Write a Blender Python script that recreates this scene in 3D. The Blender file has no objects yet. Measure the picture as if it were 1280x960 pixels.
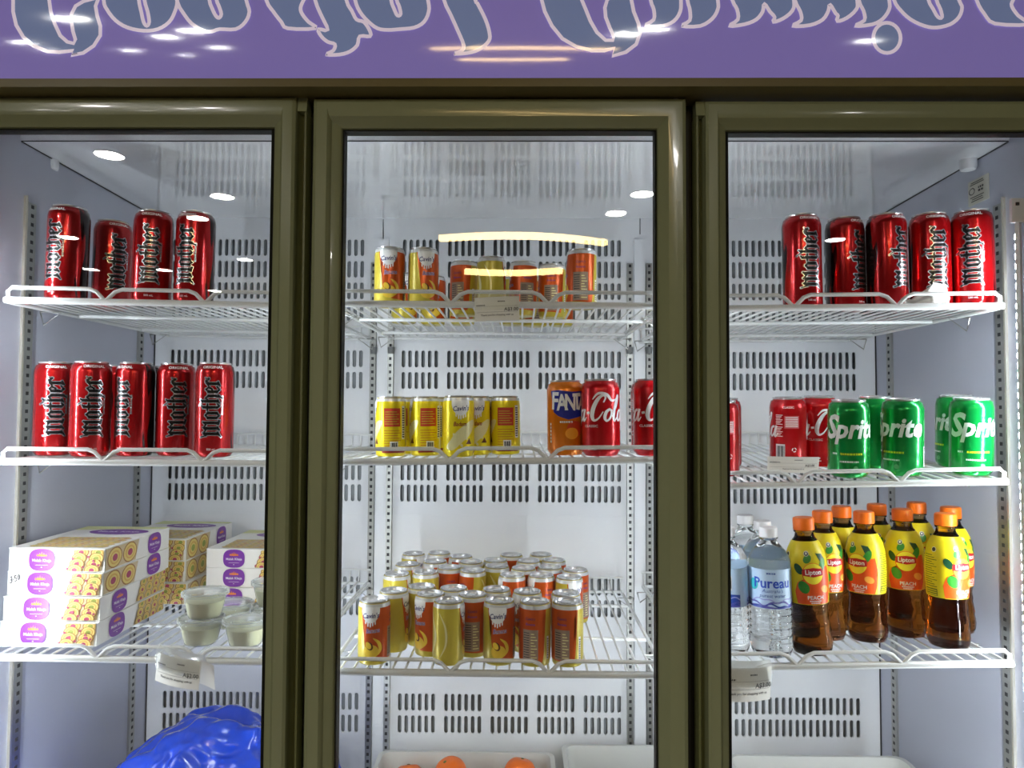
import bpy, bmesh, math, random
from mathutils import Vector, Matrix, noise
random.seed(7)
sc = bpy.context.scene
COL = sc.collection

# ------------------------------------------------------------------ camera
FPX = 890.0
CAM = Vector((0, 0, 1.5))
psi = math.atan(12 / FPX); th = math.atan(33 / FPX); rho = math.radians(0.30)
fw = Vector((-math.sin(psi) * math.cos(th), math.cos(psi) * math.cos(th), math.sin(th)))
rt = fw.cross(Vector((0, 0, 1))).normalized(); up = rt.cross(fw)
rt, up = rt * math.cos(rho) + up * math.sin(rho), up * math.cos(rho) - rt * math.sin(rho)
cam_d = bpy.data.cameras.new('camera'); cam = bpy.data.objects.new('camera', cam_d); COL.objects.link(cam)
cam_d.sensor_fit = 'HORIZONTAL'; cam_d.sensor_width = 36; cam_d.lens = FPX / 1280 * 36
cam_d.clip_start = 0.02
cam.matrix_world = Matrix(((rt.x, up.x, -fw.x, CAM.x), (rt.y, up.y, -fw.y, CAM.y), (rt.z, up.z, -fw.z, CAM.z), (0, 0, 0, 1)))
sc.camera = cam

# ------------------------------------------------------------------ world, exposure
w = bpy.data.worlds.new('World'); sc.world = w; w.use_nodes = True
bg = w.node_tree.nodes['Background']; bg.inputs[0].default_value = (0.5, 0.55, 0.6, 1); bg.inputs[1].default_value = 0.02
sc.view_settings.view_transform = 'Standard'; sc.view_settings.look = 'None'
sc.view_settings.exposure = 1.85; sc.view_settings.gamma = 1.0; sc.view_settings.use_curve_mapping = False
LED_POWER = 80.0          # radiance of the cabinet diodes
DOWN_POWER = 95.0        # radiance of the shop's ceiling downlights

# ------------------------------------------------------------------ pixel helpers (1280 x 960 frame)
def ray(px, py):
    return fw + rt * ((px - 640) / FPX) - up * ((py - 480) / FPX)
def P(px, py, Y):
    d = ray(px, py); return CAM + d * (Y / d.y)
def PZ(px, py, z):
    d = ray(px, py); return CAM + d * ((z - CAM.z) / d.z)

# ------------------------------------------------------------------ materials
def lin(c):
    c /= 255.0
    return c / 12.92 if c <= 0.04045 else ((c + 0.055) / 1.055) ** 2.4
def C(r, g, b): return (lin(r), lin(g), lin(b), 1)
MATS = {}
def mat(name, col, rough=0.4, metal=0.0, trans=0.0, ior=1.45, emit=None, es=0.0, coat=0.0, spec=0.5, alpha=1.0):
    if name in MATS: return MATS[name]
    m = bpy.data.materials.new(name); m.use_nodes = True
    b = m.node_tree.nodes['Principled BSDF']
    b.inputs['Base Color'].default_value = col; b.inputs['Roughness'].default_value = rough
    b.inputs['Metallic'].default_value = metal; b.inputs['Transmission Weight'].default_value = trans
    b.inputs['IOR'].default_value = ior; b.inputs['Coat Weight'].default_value = coat
    b.inputs['Coat Roughness'].default_value = 0.04
    b.inputs['Specular IOR Level'].default_value = spec; b.inputs['Alpha'].default_value = alpha
    if emit: b.inputs['Emission Color'].default_value = emit; b.inputs['Emission Strength'].default_value = es
    MATS[name] = m
    return m
def grain(m, scale=(20, 20, 20), amount=0.08, bump=0.0, detail=4, rough_amt=0.0):
    """fine procedural variation of colour, roughness and relief"""
    nt = m.node_tree; b = nt.nodes['Principled BSDF']
    tc = nt.nodes.new('ShaderNodeTexCoord'); mp = nt.nodes.new('ShaderNodeMapping'); mp.inputs['Scale'].default_value = scale
    nz = nt.nodes.new('ShaderNodeTexNoise'); nz.inputs['Scale'].default_value = 1.0; nz.inputs['Detail'].default_value = detail
    nt.links.new(tc.outputs['Object'], mp.inputs[0]); nt.links.new(mp.outputs[0], nz.inputs['Vector'])
    mx = nt.nodes.new('ShaderNodeMix'); mx.data_type = 'RGBA'
    c = b.inputs['Base Color'].default_value[:]
    mx.inputs['A'].default_value = tuple(max(0, v * (1 - amount)) for v in c[:3]) + (1,)
    mx.inputs['B'].default_value = tuple(min(1, v * (1 + amount)) for v in c[:3]) + (1,)
    nt.links.new(nz.outputs['Fac'], mx.inputs['Factor']); nt.links.new(mx.outputs['Result'], b.inputs['Base Color'])
    if bump:
        bp = nt.nodes.new('ShaderNodeBump'); bp.inputs['Strength'].default_value = bump; bp.inputs['Distance'].default_value = 0.002
        nt.links.new(nz.outputs['Fac'], bp.inputs['Height']); nt.links.new(bp.outputs[0], b.inputs['Normal'])
    if rough_amt:
        r = b.inputs['Roughness'].default_value
        mr = nt.nodes.new('ShaderNodeMapRange'); mr.inputs['To Min'].default_value = max(0.02, r - rough_amt); mr.inputs['To Max'].default_value = r + rough_amt
        nt.links.new(nz.outputs['Fac'], mr.inputs['Value']); nt.links.new(mr.outputs[0], b.inputs['Roughness'])
    return m

M_OLIVE = grain(mat('olive_paint', C(140, 146, 112), 0.22, coat=0.3), (60, 60, 3), 0.015)
M_OLIVE_D = mat('olive_dark', C(104, 108, 68), 0.4)
M_BROWN = grain(mat('bronze_trim', C(116, 106, 66), 0.35), (4, 20, 20), 0.05)
M_GASKET = mat('black_gasket', C(28, 30, 26), 0.6)
M_WHITEP = grain(mat('white_liner', C(232, 234, 238), 0.35), (9, 9, 5), 0.03, rough_amt=0.08)
M_CEIL = grain(mat('gloss_white_liner', C(240, 242, 245), 0.05, coat=1.0, spec=1.0), (7, 7, 7), 0.03)
M_SIDE = grain(mat('grey_aluminium_liner', C(188, 191, 205), 0.3, metal=0.15), (3, 3, 14), 0.02, rough_amt=0.04)
M_CAVITY = mat('evaporator_grey', C(152, 157, 160), 0.6)
M_METAL = grain(mat('steel_strip', C(176, 176, 172), 0.3, metal=0.9), (5, 5, 90), 0.1)
M_SLOT = mat('slot_black', C(48, 48, 50), 0.7)
M_WIRE = mat('white_coated_wire', C(226, 228, 228), 0.3)
M_LEDH = mat('led_housing', C(225, 228, 232), 0.4)
M_LED = mat('led_diode', (1, 1, 1, 1), 0.5, emit=(0.87, 0.94, 1.0, 1), es=LED_POWER)
M_LED2 = mat('fill_diode_mullion', (1, 1, 1, 1), 0.5, emit=(0.87, 0.94, 1.0, 1), es=LED_POWER * 0.50)  # weaker diodes of the added mullion fill strips
M_LED3 = mat('led_diode_left', (1, 1, 1, 1), 0.5, emit=(0.87, 0.94, 1.0, 1), es=LED_POWER * 0.66)
M_PURPLE = mat('purple_sign', C(144, 132, 198), 0.07, coat=0.2, emit=C(124, 111, 182), es=0.125)  # faint emission added to lift the sign's brightness
M_SLATE = mat('slate_lettering', C(124, 138, 176), 0.07, coat=0.2, emit=C(116, 132, 176), es=0.11)  # lettering brightened by added emission, like the panel
M_PINK = mat('pink_white_outline', C(236, 224, 236), 0.1, coat=0.2, emit=C(222, 208, 228), es=0.13)  # outline also lifted by a little added emission
M_ALU = mat('can_aluminium', C(222, 223, 226), 0.25, metal=0.7)
M_WHITE = mat('print_white', C(240, 240, 240), 0.3)
M_SILVER = mat('print_silver', C(205, 205, 212), 0.25, metal=0.8)
M_BLACK = mat('print_black', C(16, 14, 16), 0.25)
M_NAVY = mat('print_navy', C(28, 34, 110), 0.3)
M_PAPER = grain(mat('label_paper', C(243, 241, 236), 0.6), (40, 40, 40), 0.04)
M_INK = mat('label_ink', C(58, 54, 56), 0.6)

def glass_mat():
    m = bpy.data.materials.new('door_glass'); m.use_nodes = True; nt = m.node_tree
    for n in list(nt.nodes): nt.nodes.remove(n)
    o = nt.nodes.new('ShaderNodeOutputMaterial'); mx = nt.nodes.new('ShaderNodeMixShader'); fr = nt.nodes.new('ShaderNodeFresnel')
    fr.inputs[0].default_value = 1.42
    t = nt.nodes.new('ShaderNodeBsdfTransparent'); t.inputs[0].default_value = (0.975, 0.985, 0.98, 1)
    g = nt.nodes.new('ShaderNodeBsdfGlossy'); g.inputs['Roughness'].default_value = 0.0
    nt.links.new(fr.outputs[0], mx.inputs[0]); nt.links.new(t.outputs[0], mx.inputs[1]); nt.links.new(g.outputs[0], mx.inputs[2]); nt.links.new(mx.outputs[0], o.inputs[0])
    return m
M_GLASS = glass_mat()
def clear_plastic(name, tint, fac=0.12, rough=0.08):
    """thin clear plastic: mostly see-through, a little gloss and haze"""
    m = bpy.data.materials.new(name); m.use_nodes = True; nt = m.node_tree
    for n in list(nt.nodes): nt.nodes.remove(n)
    o = nt.nodes.new('ShaderNodeOutputMaterial'); mx = nt.nodes.new('ShaderNodeMixShader'); lw = nt.nodes.new('ShaderNodeFresnel'); lw.inputs[0].default_value = 1.5
    ad = nt.nodes.new('ShaderNodeMath'); ad.operation = 'ADD'; ad.inputs[1].default_value = fac
    t = nt.nodes.new('ShaderNodeBsdfTransparent'); t.inputs[0].default_value = tint
    g = nt.nodes.new('ShaderNodeBsdfPrincipled'); g.inputs['Base Color'].default_value = (0.9, 0.92, 0.92, 1); g.inputs['Roughness'].default_value = rough
    nt.links.new(lw.outputs[0], ad.inputs[0]); nt.links.new(ad.outputs[0], mx.inputs[0])
    nt.links.new(t.outputs[0], mx.inputs[1]); nt.links.new(g.outputs[0], mx.inputs[2]); nt.links.new(mx.outputs[0], o.inputs[0])
    return m
M_CLEAR = clear_plastic('clear_plastic', (0.96, 0.97, 0.97, 1), 0.10)

# ------------------------------------------------------------------ mesh helpers
class MB:
    def __init__(s): s.v = []; s.f = []; s.m = []
    def add(s, vs, fs, mi=0):
        o = len(s.v); s.v += [tuple(v) for v in vs]; s.f += [tuple(i + o for i in f) for f in fs]; s.m += [mi] * len(fs); return s
    def box(s, x0, x1, y0, y1, z0, z1, mi=0):
        vs = [(x, y, z) for z in (z0, z1) for y in (y0, y1) for x in (x0, x1)]
        return s.add(vs, [(0, 2, 3, 1), (4, 5, 7, 6), (0, 1, 5, 4), (2, 6, 7, 3), (0, 4, 6, 2), (1, 3, 7, 5)], mi)
    def quad(s, a, b, c, d, mi=0): return s.add([a, b, c, d], [(0, 1, 2, 3)], mi)
    def tube(s, pts, r, n=6, mi=0, caps=True):
        pts = [Vector(p) for p in pts]; vs = []; fs = []
        for i, p in enumerate(pts):
            a = pts[max(0, i - 1)]; b = pts[min(len(pts) - 1, i + 1)]
            t = (b - a).normalized()
            ref = Vector((0, 0, 1)) if abs(t.z) < 0.9 else Vector((0, 1, 0))
            u = t.cross(ref).normalized(); v = u.cross(t)
            rr = r[i] if isinstance(r, (list, tuple)) else r
            for k in range(n):
                an = 2 * math.pi * k / n
                vs.append(p + (u * math.cos(an) + v * math.sin(an)) * rr)
        for i in range(len(pts) - 1):
            for k in range(n):
                fs.append((i * n + k, i * n + (k + 1) % n, (i + 1) * n + (k + 1) % n, (i + 1) * n + k))
        if caps:
            fs.append(tuple(range(n - 1, -1, -1))); fs.append(tuple(range((len(pts) - 1) * n, len(pts) * n)))
        return s.add(vs, fs, mi)
    def lathe(s, prof, n=40, mi=0, c=(0, 0), cap0=True, cap1=True, mfun=None):
        vs = []; fs = []
        for (r, z) in prof:
            for k in range(n):
                a = 2 * math.pi * k / n
                vs.append((c[0] + r * math.sin(a), c[1] - r * math.cos(a), z))
        for i in range(len(prof) - 1):
            for k in range(n):
                fs.append((i * n + k, i * n + (k + 1) % n, (i + 1) * n + (k + 1) % n, (i + 1) * n + k))
        if cap0 and prof[0][0] > 1e-6: fs.append(tuple(range(n - 1, -1, -1)))
        if cap1 and prof[-1][0] > 1e-6: fs.append(tuple(range((len(prof) - 1) * n, len(prof) * n)))
        return s.add(vs, fs, mi)
    def mesh(s, name, mats, smooth=False, sharp=40):
        me = bpy.data.meshes.new(name); me.from_pydata(s.v, [], s.f)
        for m in (mats if isinstance(mats, (list, tuple)) else [mats]): me.materials.append(m)
        if any(s.m): me.polygons.foreach_set('material_index', s.m)
        if smooth:
            me.polygons.foreach_set('use_smooth', [True] * len(me.polygons))
            try: me.set_sharp_from_angle(angle=math.radians(sharp))
            except Exception: pass
        me.update(); return me
def link(name, data, parent=None, loc=None):
    o = bpy.data.objects.new(name, data); COL.objects.link(o)
    if parent: o.parent = parent
    if loc is not None: o.location = loc
    return o
def tag(o, label=None, cat=None, group=None, kind=None):
    if label: o['label'] = label
    if cat: o['category'] = cat
    if group: o['group'] = group
    if kind: o['kind'] = kind
    return o
def empty(name, loc=(0, 0, 0), label=None, cat=None, group=None):
    o = link(name, None, None, loc); o.empty_display_size = 0.02
    return tag(o, label, cat, group)

# ------------------------------------------------------------------ flat print: 2-D shapes bent onto a surface
def crom(pts, k=6, closed=False):
    out = []; n = len(pts)
    rng = n if closed else n - 1
    for i in range(rng):
        g = lambda j: pts[j % n] if closed else pts[max(0, min(n - 1, j))]
        p0, p1, p2, p3 = g(i - 1), g(i), g(i + 1), g(i + 2)
        for s in range(k):
            t = s / k
            out.append(tuple(0.5 * (2 * b + (c - a) * t + (2 * a - 5 * b + 4 * c - d) * t * t + (3 * b - a - 3 * c + d) * t ** 3) for a, b, c, d in zip(p0, p1, p2, p3)))
    if not closed: out.append(tuple(pts[-1]))
    return out
def ellipse(cx, cy, rx, ry, n=24, rot=0):
    c, s = math.cos(rot), math.sin(rot)
    return [(cx + rx * math.cos(a) * c - ry * math.sin(a) * s, cy + rx * math.cos(a) * s + ry * math.sin(a) * c) for a in (2 * math.pi * k / n for k in range(n))]
def rect(x0, x1, y0, y1): return [(x0, y0), (x1, y0), (x1, y1), (x0, y1)]
TEXTS = {}
def text2d(body, size, bold=0.0, shear=0.0, align='CENTER', sx=1.0):
    key = (body, size, bold, shear, align, sx)
    if key not in TEXTS:
        cu = bpy.data.curves.new('t', 'FONT'); cu.body = body; cu.size = size; cu.offset = bold * size; cu.shear = shear
        cu.align_x = align; cu.align_y = 'CENTER'; cu.resolution_u = 2
        ob = bpy.data.objects.new('t', cu); me = bpy.data.meshes.new_from_object(ob)
        TEXTS[key] = ([(v.co.x * sx, v.co.y) for v in me.vertices], [tuple(p.vertices) for p in me.polygons])
        bpy.data.objects.remove(ob); bpy.data.curves.remove(cu); bpy.data.meshes.remove(me)
    return TEXTS[key]
def holes2d(loops):
    cu = bpy.data.curves.new('t', 'CURVE'); cu.dimensions = '2D'; cu.fill_mode = 'BOTH'
    for lp in loops:
        sp = cu.splines.new('POLY'); sp.points.add(len(lp) - 1); sp.use_cyclic_u = True
        for p, q in zip(sp.points, lp): p.co = (q[0], q[1], 0, 1)
    ob = bpy.data.objects.new('t', cu); me = bpy.data.meshes.new_from_object(ob)
    r = ([(v.co.x, v.co.y) for v in me.vertices], [tuple(p.vertices) for p in me.polygons])
    bpy.data.objects.remove(ob); bpy.data.curves.remove(cu); bpy.data.meshes.remove(me)
    return r
class Print:
    def __init__(s): s.items = []; s.mats = []
    def mi(s, m):
        if m not in s.mats: s.mats.append(m)
        return s.mats.index(m)
    def raw(s, vf, m, lv=1, off=(0, 0), rot=0.0):
        c, n = math.cos(rot), math.sin(rot)
        s.items.append(([(x * c - y * n + off[0], x * n + y * c + off[1]) for x, y in vf[0]], vf[1], s.mi(m), lv)); return s
    def poly(s, pts, m, lv=1): s.items.append((list(pts), [tuple(range(len(pts)))], s.mi(m), lv)); return s
    def holes(s, loops, m, lv=1): return s.raw(holes2d(loops), m, lv)
    def text(s, body, size, u, v, m, lv=2, rot=0.0, **k): return s.raw(text2d(body, size, **k), m, lv, (u, v), rot)
    def ribbon(s, pts, wd, m, lv=1, cap=True):
        """stroke along pts, width wd (number or one per point)"""
        n = len(pts); vs = []; fs = []
        ws = wd if isinstance(wd, (list, tuple)) else [wd] * n
        for i in range(n):
            a = pts[max(0, i - 1)]; b = pts[min(n - 1, i + 1)]
            dx, dy = b[0] - a[0], b[1] - a[1]; L = math.hypot(dx, dy) or 1e-9
            nx, ny = -dy / L * ws[i] / 2, dx / L * ws[i] / 2
            vs += [(pts[i][0] + nx, pts[i][1] + ny), (pts[i][0] - nx, pts[i][1] - ny)]
        for i in range(n - 1): fs.append((2 * i, 2 * i + 1, 2 * i + 3, 2 * i + 2))
        s.items.append((vs, fs, s.mi(m), lv)); return s
    def fine(s, width, u, v, m, h=0.0022, lv=1, rot=0.0):
        """a line of print too small to read: a row of short marks"""
        r_ = random.Random(int(width * 1e5) + int(v * 1e4)); x = -width / 2; c, n = math.cos(rot), math.sin(rot)
        while x < width / 2:
            w_ = h * r_.uniform(0.5, 1.3)
            s.poly([(u + a * c - b * n, v + a * n + b * c) for a, b in rect(x, min(x + w_, width / 2), -h / 2, h / 2)], m, lv); x += w_ + h * 0.35
        return s
    def build(s, name, fn, cutu=None, cutv=None, eps=0.00018):
        bm = bmesh.new()
        for pts, fs, mi, lv in s.items:
            b2 = bmesh.new(); vs = [b2.verts.new((x, y, 0)) for x, y in pts]
            for f in fs:
                try: b2.faces.new([vs[i] for i in f])
                except ValueError: pass
            if len(fs) == 1: bmesh.ops.triangulate(b2, faces=b2.faces[:], ngon_method='EAR_CLIP')
            for ax, st in ((0, cutu), (1, cutv)):
                if not st: continue
                lo = min(p[ax] for p in pts); hi = max(p[ax] for p in pts)
                planes = st if isinstance(st, (list, tuple)) else [k * st for k in range(math.floor(lo / st) + 1, math.ceil(hi / st))]
                for q in planes:
                    if lo < q < hi:
                        no = (1, 0, 0) if ax == 0 else (0, 1, 0)
                        bmesh.ops.bisect_plane(b2, geom=b2.verts[:] + b2.edges[:] + b2.faces[:], dist=1e-7, plane_co=(q, q, 0), plane_no=no)
            mp = {}
            for v in b2.verts: mp[v] = bm.verts.new(fn(v.co.x, v.co.y, lv * eps))
            for f in b2.faces:
                try:
                    nf = bm.faces.new([mp[v] for v in f.verts]); nf.material_index = mi; nf.smooth = True
                except ValueError: pass
            b2.free()
        me = bpy.data.meshes.new(name); bm.to_mesh(me); bm.free()
        for m in s.mats: me.materials.append(m)
        return me
def cyl_map(rfun, R):
    def fn(u, v, e):
        a = u / R; r = rfun(v) + e
        return (r * math.sin(a), -r * math.cos(a), v)
    return fn
def prof_r(prof):
    def f(z):
        for (r0, z0), (r1, z1) in zip(prof, prof[1:]):
            if z0 <= z <= z1 and z1 > z0: return r0 + (r1 - r0) * (z - z0) / (z1 - z0)
        return prof[0][0] if z < prof[0][1] else prof[-1][0]
    return f

# ================================================================== THE SHOP (setting)
Y_DOOR = 1.10; Y_GL = 1.112; Y_BACK = 1.76; Y_RAIL = 1.19
CEIL_Z = 2.8
M_FLOOR = grain(mat('shop_floor', C(120, 112, 104), 0.3), (3, 3, 3), 0.15)
M_SHOPW = grain(mat('shop_wall', C(92, 88, 84), 0.7), (2, 2, 2), 0.1)
M_SHOPC = grain(mat('shop_ceiling', C(118, 116, 112), 0.8), (3, 3, 3), 0.06)
def struct(name, mb, m):
    o = link(name, mb.mesh(name, m)); tag(o, kind='structure'); return o
struct('floor', MB().box(-5, 5, -8, 2.1, -0.1, 0), M_FLOOR)
struct('ceiling', MB().box(-5, 5, -8, 2.1, CEIL_Z, CEIL_Z + 0.1), M_SHOPC)
struct('wall_back', MB().box(-5, 5, 2.0, 2.1, 0, CEIL_Z), M_SHOPW)
struct('wall_front', MB().box(-5, 5, -8.1, -8, 0, CEIL_Z), M_SHOPW)
struct('wall_left', MB().box(-5.1, -5, -8, 2.1, 0, CEIL_Z), M_SHOPW)
struct('wall_right', MB().box(5, 5.1, -8, 2.1, 0, CEIL_Z), M_SHOPW)

# downlights seen as reflections in the door glass: mirror each reflected direction back to the ceiling
M_DOWN = mat('downlight_lens', (1, 1, 1, 1), 0.5, emit=(1.0, 0.97, 0.90, 1), es=DOWN_POWER)
M_TRIMW = mat('downlight_trim', C(225, 225, 222), 0.4)
rim = MB().lathe([(0.068, 0.0), (0.085, 0.0), (0.088, 0.006), (0.088, 0.012), (0.066, 0.012), (0.068, 0.0)], 28, cap0=False, cap1=False).mesh('downlight_rim', M_TRIMW, True)
lens = MB().lathe([(0.0001, 0.004), (0.067, 0.004), (0.067, 0.011), (0.0001, 0.011)], 28).mesh('downlight_lens', M_DOWN)
spots = [(135, 194), (277, 246), (84, 297), (246, 273), (205, 338), (113, 337), (306, 325), (268, 364), (770, 267), (803, 243), (1045, 300)]
spot_tx = ['in the left door top near the corner', 'in the left door just right of the tall cans', 'on the leftmost tall red can', 'high on the fourth tall red can', 'between the third and fourth tall red cans', 'between the first two tall red cans', 'on the vent slots right of the tall cans', 'just above the left top shelf wire', 'in the middle door, lower of two', 'in the middle door by its right frame', 'beside the second tall can in the right door']
for i, (px, py) in enumerate(spots):
    d = ray(px, py); t = (CEIL_Z - 0.013 - CAM.z) / d.z; q = CAM + d * t
    o = empty('ceiling_downlight', (q.x, 2 * Y_GL - q.y, CEIL_Z - 0.012), 'round ceiling downlight mirrored ' + spot_tx[i], 'downlight', 'ceiling downlights of the shop')
    link('rim', rim, o); link('lens', lens, o)
# warm linear pendant lamps mirrored in the middle door
M_WARM = mat('warm_strip_lens', (1, 1, 1, 1), 0.5, emit=(1.0, 0.68, 0.28, 1), es=9.0)
M_LAMPB = mat('lamp_body', C(60, 58, 54), 0.5)
def pendant(pxs, zl, label):
    pts = []
    for px, py in pxs:
        d = ray(px, py); t = (zl - CAM.z) / d.z; q = CAM + d * t
        pts.append((q.x, 2 * Y_GL - q.y))
    o = empty('pendant_lamp', (pts[len(pts) // 2][0], pts[len(pts) // 2][1], zl), label, 'lamp', 'linear pendant lamps of the shop')
    cx, cy = o.location.x, o.location.y
    a = MB(); b = MB()
    for (x0, y0), (x1, y1) in zip(pts, pts[1:]):
        for mb, h, z0, z1 in ((a, 0.022, 0, 0.03), (b, 0.024, 0.03, 0.06)):
            dx, dy = x1 - x0, y1 - y0; L = math.hypot(dx, dy); nx, ny = -dy / L * h, dx / L * h
            vs = []
            for z in (z0, z1):
                for (x, y) in ((x0, y0), (x1, y1)):
                    vs += [(x + nx - cx, y + ny - cy, z), (x - nx - cx, y - ny - cy, z)]
            mb.add(vs, [(0, 1, 3, 2), (4, 6, 7, 5), (0, 2, 6, 4), (1, 5, 7, 3), (0, 4, 5, 1), (2, 3, 7, 6)])
    link('diffuser', a.mesh('diffuser', M_WARM), o); link('lamp_body', b.mesh('lamp_body', M_LAMPB), o)
    for (x, y) in (pts[0], pts[-1]):
        link('suspension_wire', MB().tube([(x - cx, y - cy, 0.05), (x - cx, y - cy, CEIL_Z - zl)], 0.0015).mesh('suspension_wire', M_LAMPB), o)
arc1 = [(550 + 207 * k / 12, 301 - 6 * math.sin(math.pi * k / 12 * 0.8) + 9 * (k / 12) ** 2) for k in range(13)]
arc2 = [(581 + 121 * k / 8, 342 + 2.5 * math.sin(math.pi * k / 8) - 1 * k / 8) for k in range(9)]
pendant(arc1, 2.42, 'long warm linear pendant lamp mirrored above the top middle shelf')
pendant(arc2, 2.30, 'short warm linear pendant lamp mirrored over the small cans')

# ================================================================== THE FRIDGE
XL = P(191, 513, Y_BACK).x; XR = P(1096, 513, Y_BACK).x
Z_TOPF = P(640, 177.5, 1.275).z; Z_TOPB = P(640, 273, Y_BACK).z; Z_BOT = 0.52
fr = empty('display_fridge', (0, 1.45, 0), 'three door glass fronted drinks fridge with olive frames and purple header', 'fridge')
FB = fr.location
def fpart(name, mb, m, smooth=False, parent=None, kind=None, label=None):
    me = mb if isinstance(mb, bpy.types.Mesh) else mb.mesh(name, m, smooth)
    if parent is None:
        o = link(name, me, fr, -FB)
    else:
        o = link(name, me, parent)
    if kind: o['kind'] = kind
    if label: o['label'] = label
    return o
# cabinet shell
T = 0.045
fpart('side_panel', MB().box(XL - T, XL, 1.14, 1.85, 0.06, 2.12), M_SIDE)
fpart('side_panel', MB().box(XR, XR + T, 1.14, 1.85, 0.06, 2.12), M_SIDE)
fpart('cabinet_back', MB().box(XL, XR, 1.80, 1.85, 0.06, 2.12), M_CAVITY)
fpart('cabinet_base', MB().box(XL, XR, 1.14, 1.80, 0.06, Z_BOT), M_WHITEP)
fpart('cabinet_top', MB().box(XL, XR, 1.14, 1.80, Z_TOPB + 0.06, 2.12), M_WHITEP)
# inner ceiling, rising to the back, with a soft front lip
mb = MB()
n = 10
for (xa, xb) in ((XL, XR),):
    prof = [(1.142, Z_TOPF + 0.045), (1.262, Z_TOPF + 0.045), (1.268, Z_TOPF + 0.040), (1.270, Z_TOPF + 0.003), (1.272, Z_TOPF), (1.276, Z_TOPF)]
    prof += [(1.276 + (Y_BACK + 0.02 - 1.276) * k / n, Z_TOPF + (Z_TOPB - Z_TOPF) * k / n) for k in range(1, n + 1)]
    prof += [(Y_BACK + 0.02, Z_TOPB + 0.06)]
    vs = []; fs = []
    for y, z in prof: vs += [(xa, y, z), (xb, y, z)]
    for k in range(len(prof) - 1): fs.append((2 * k, 2 * k + 1, 2 * k + 3, 2 * k + 2))
    mb.add(vs, fs)
fpart('inner_ceiling', mb, M_CEIL, True)
for px in (59, 1214):
    p = P(px, 206, 1.366 if px < 640 else 1.362); sgn = 1 if px < 640 else -1
    fpart('ceiling_screw', MB().lathe([(0.004, p.z - 0.012), (0.013, p.z - 0.010), (0.015, p.z - 0.004), (0.015, p.z + 0.02)], 18, c=(p.x + sgn * 0.006, p.y)), M_WHITEP, True)
# back liner with vent slots: rows given by their top edge in the frame
SLOT_H = 21.4 / FPX * Y_BACK; SLOT_W = 4.7 / FPX * Y_BACK; PITCH = 8.22 / FPX * Y_BACK
rows_py = [299.5, 326.5, 353.5, 380.5, 438.5, 465.5, 580, 606.5, 722, 749, 868, 895.5]
rows = [P(640, y, Y_BACK).z for y in rows_py]   # top z of each slot
def slot_loop(cx, zt, n=4):
    r = SLOT_W / 2; out = []
    for k in range(n + 1):
        a = math.pi * k / n; out.append((cx + r * math.cos(a), zt - r + r * math.sin(a)))
    for k in range(n + 1):
        a = math.pi + math.pi * k / n; out.append((cx + r * math.cos(a), zt - SLOT_H + r + r * math.sin(a)))
    return out
def vent_panel(x0, x1, centers, yb):
    mb = MB(); z_hi = Z_TOPB + 0.01; z_lo = Z_BOT
    pad = 0.0018
    zs = z_hi
    for zt in rows:
        za, zb = zt + pad, zt - SLOT_H - pad
        mb.quad((x0, yb, za), (x1, yb, za), (x1, yb, zs), (x0, yb, zs))
        xe = x0
        for c in centers:
            ca, cb = c - SLOT_W / 2 - pad, c + SLOT_W / 2 + pad
            if ca > xe + 1e-6: mb.quad((xe, yb, zb), (ca, yb, zb), (ca, yb, za), (xe, yb, za))
            lp = slot_loop(c, zt)
            m_ = len(lp) // 2
            top = lp[:m_]; bot = lp[m_:]
            # ring between cell corners and slot
            vs = [(x, yb, z) for x, z in lp]; o = len(vs)
            vs += [(cb, yb, za), (ca, yb, za), (ca, yb, zb), (cb, yb, zb)]
            fs = [(o, o + 1) + tuple(range(m_ - 1, -1, -1)), (o + 2, o + 3) + tuple(range(2 * m_ - 1, m_ - 1, -1)),
                  (o + 1, o + 2, m_, m_ - 1), (o + 3, o, 0, 2 * m_ - 1)]
            mb.add(vs, fs)
            vs2 = [(x, yb, z) for x, z in lp] + [(x, yb + 0.004, z) for x, z in lp]; L = len(lp)
            mb.add(vs2, [(k, (k + 1) % L, L + (k + 1) % L, L + k) for k in range(L)])
            xe = cb
        mb.quad((xe, yb, zb), (x1, yb, zb), (x1, yb, za), (xe, yb, za))
        zs = zb
    mb.quad((x0, yb, z_lo), (x1, yb, z_lo), (x1, yb, zs), (x0, yb, zs))
    return mb
bx = lambda px: P(px, 513, Y_BACK).x
cm = [bx(503.7) + g * (57.2 / FPX * Y_BACK) + k * PITCH for g in range(5) for k in range(6)]
cl = [bx(214) + k * PITCH for k in range(30)]
cr = [bx(1068) - k * PITCH for k in range(30)][::-1]
PB1, PB2 = bx(458), bx(819)
fpart('vent_panel', vent_panel(XL, PB1, cl, Y_BACK), M_WHITEP)
fpart('vent_panel', vent_panel(PB1, PB2, cm, Y_BACK), M_WHITEP)
fpart('vent_panel', vent_panel(PB2, XR, cr, Y_BACK), M_WHITEP)
fpart('evaporator_plate', MB().box(XL, XR, Y_BACK + 0.018, Y_BACK + 0.022, Z_BOT, Z_TOPB), M_CAVITY)
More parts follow.
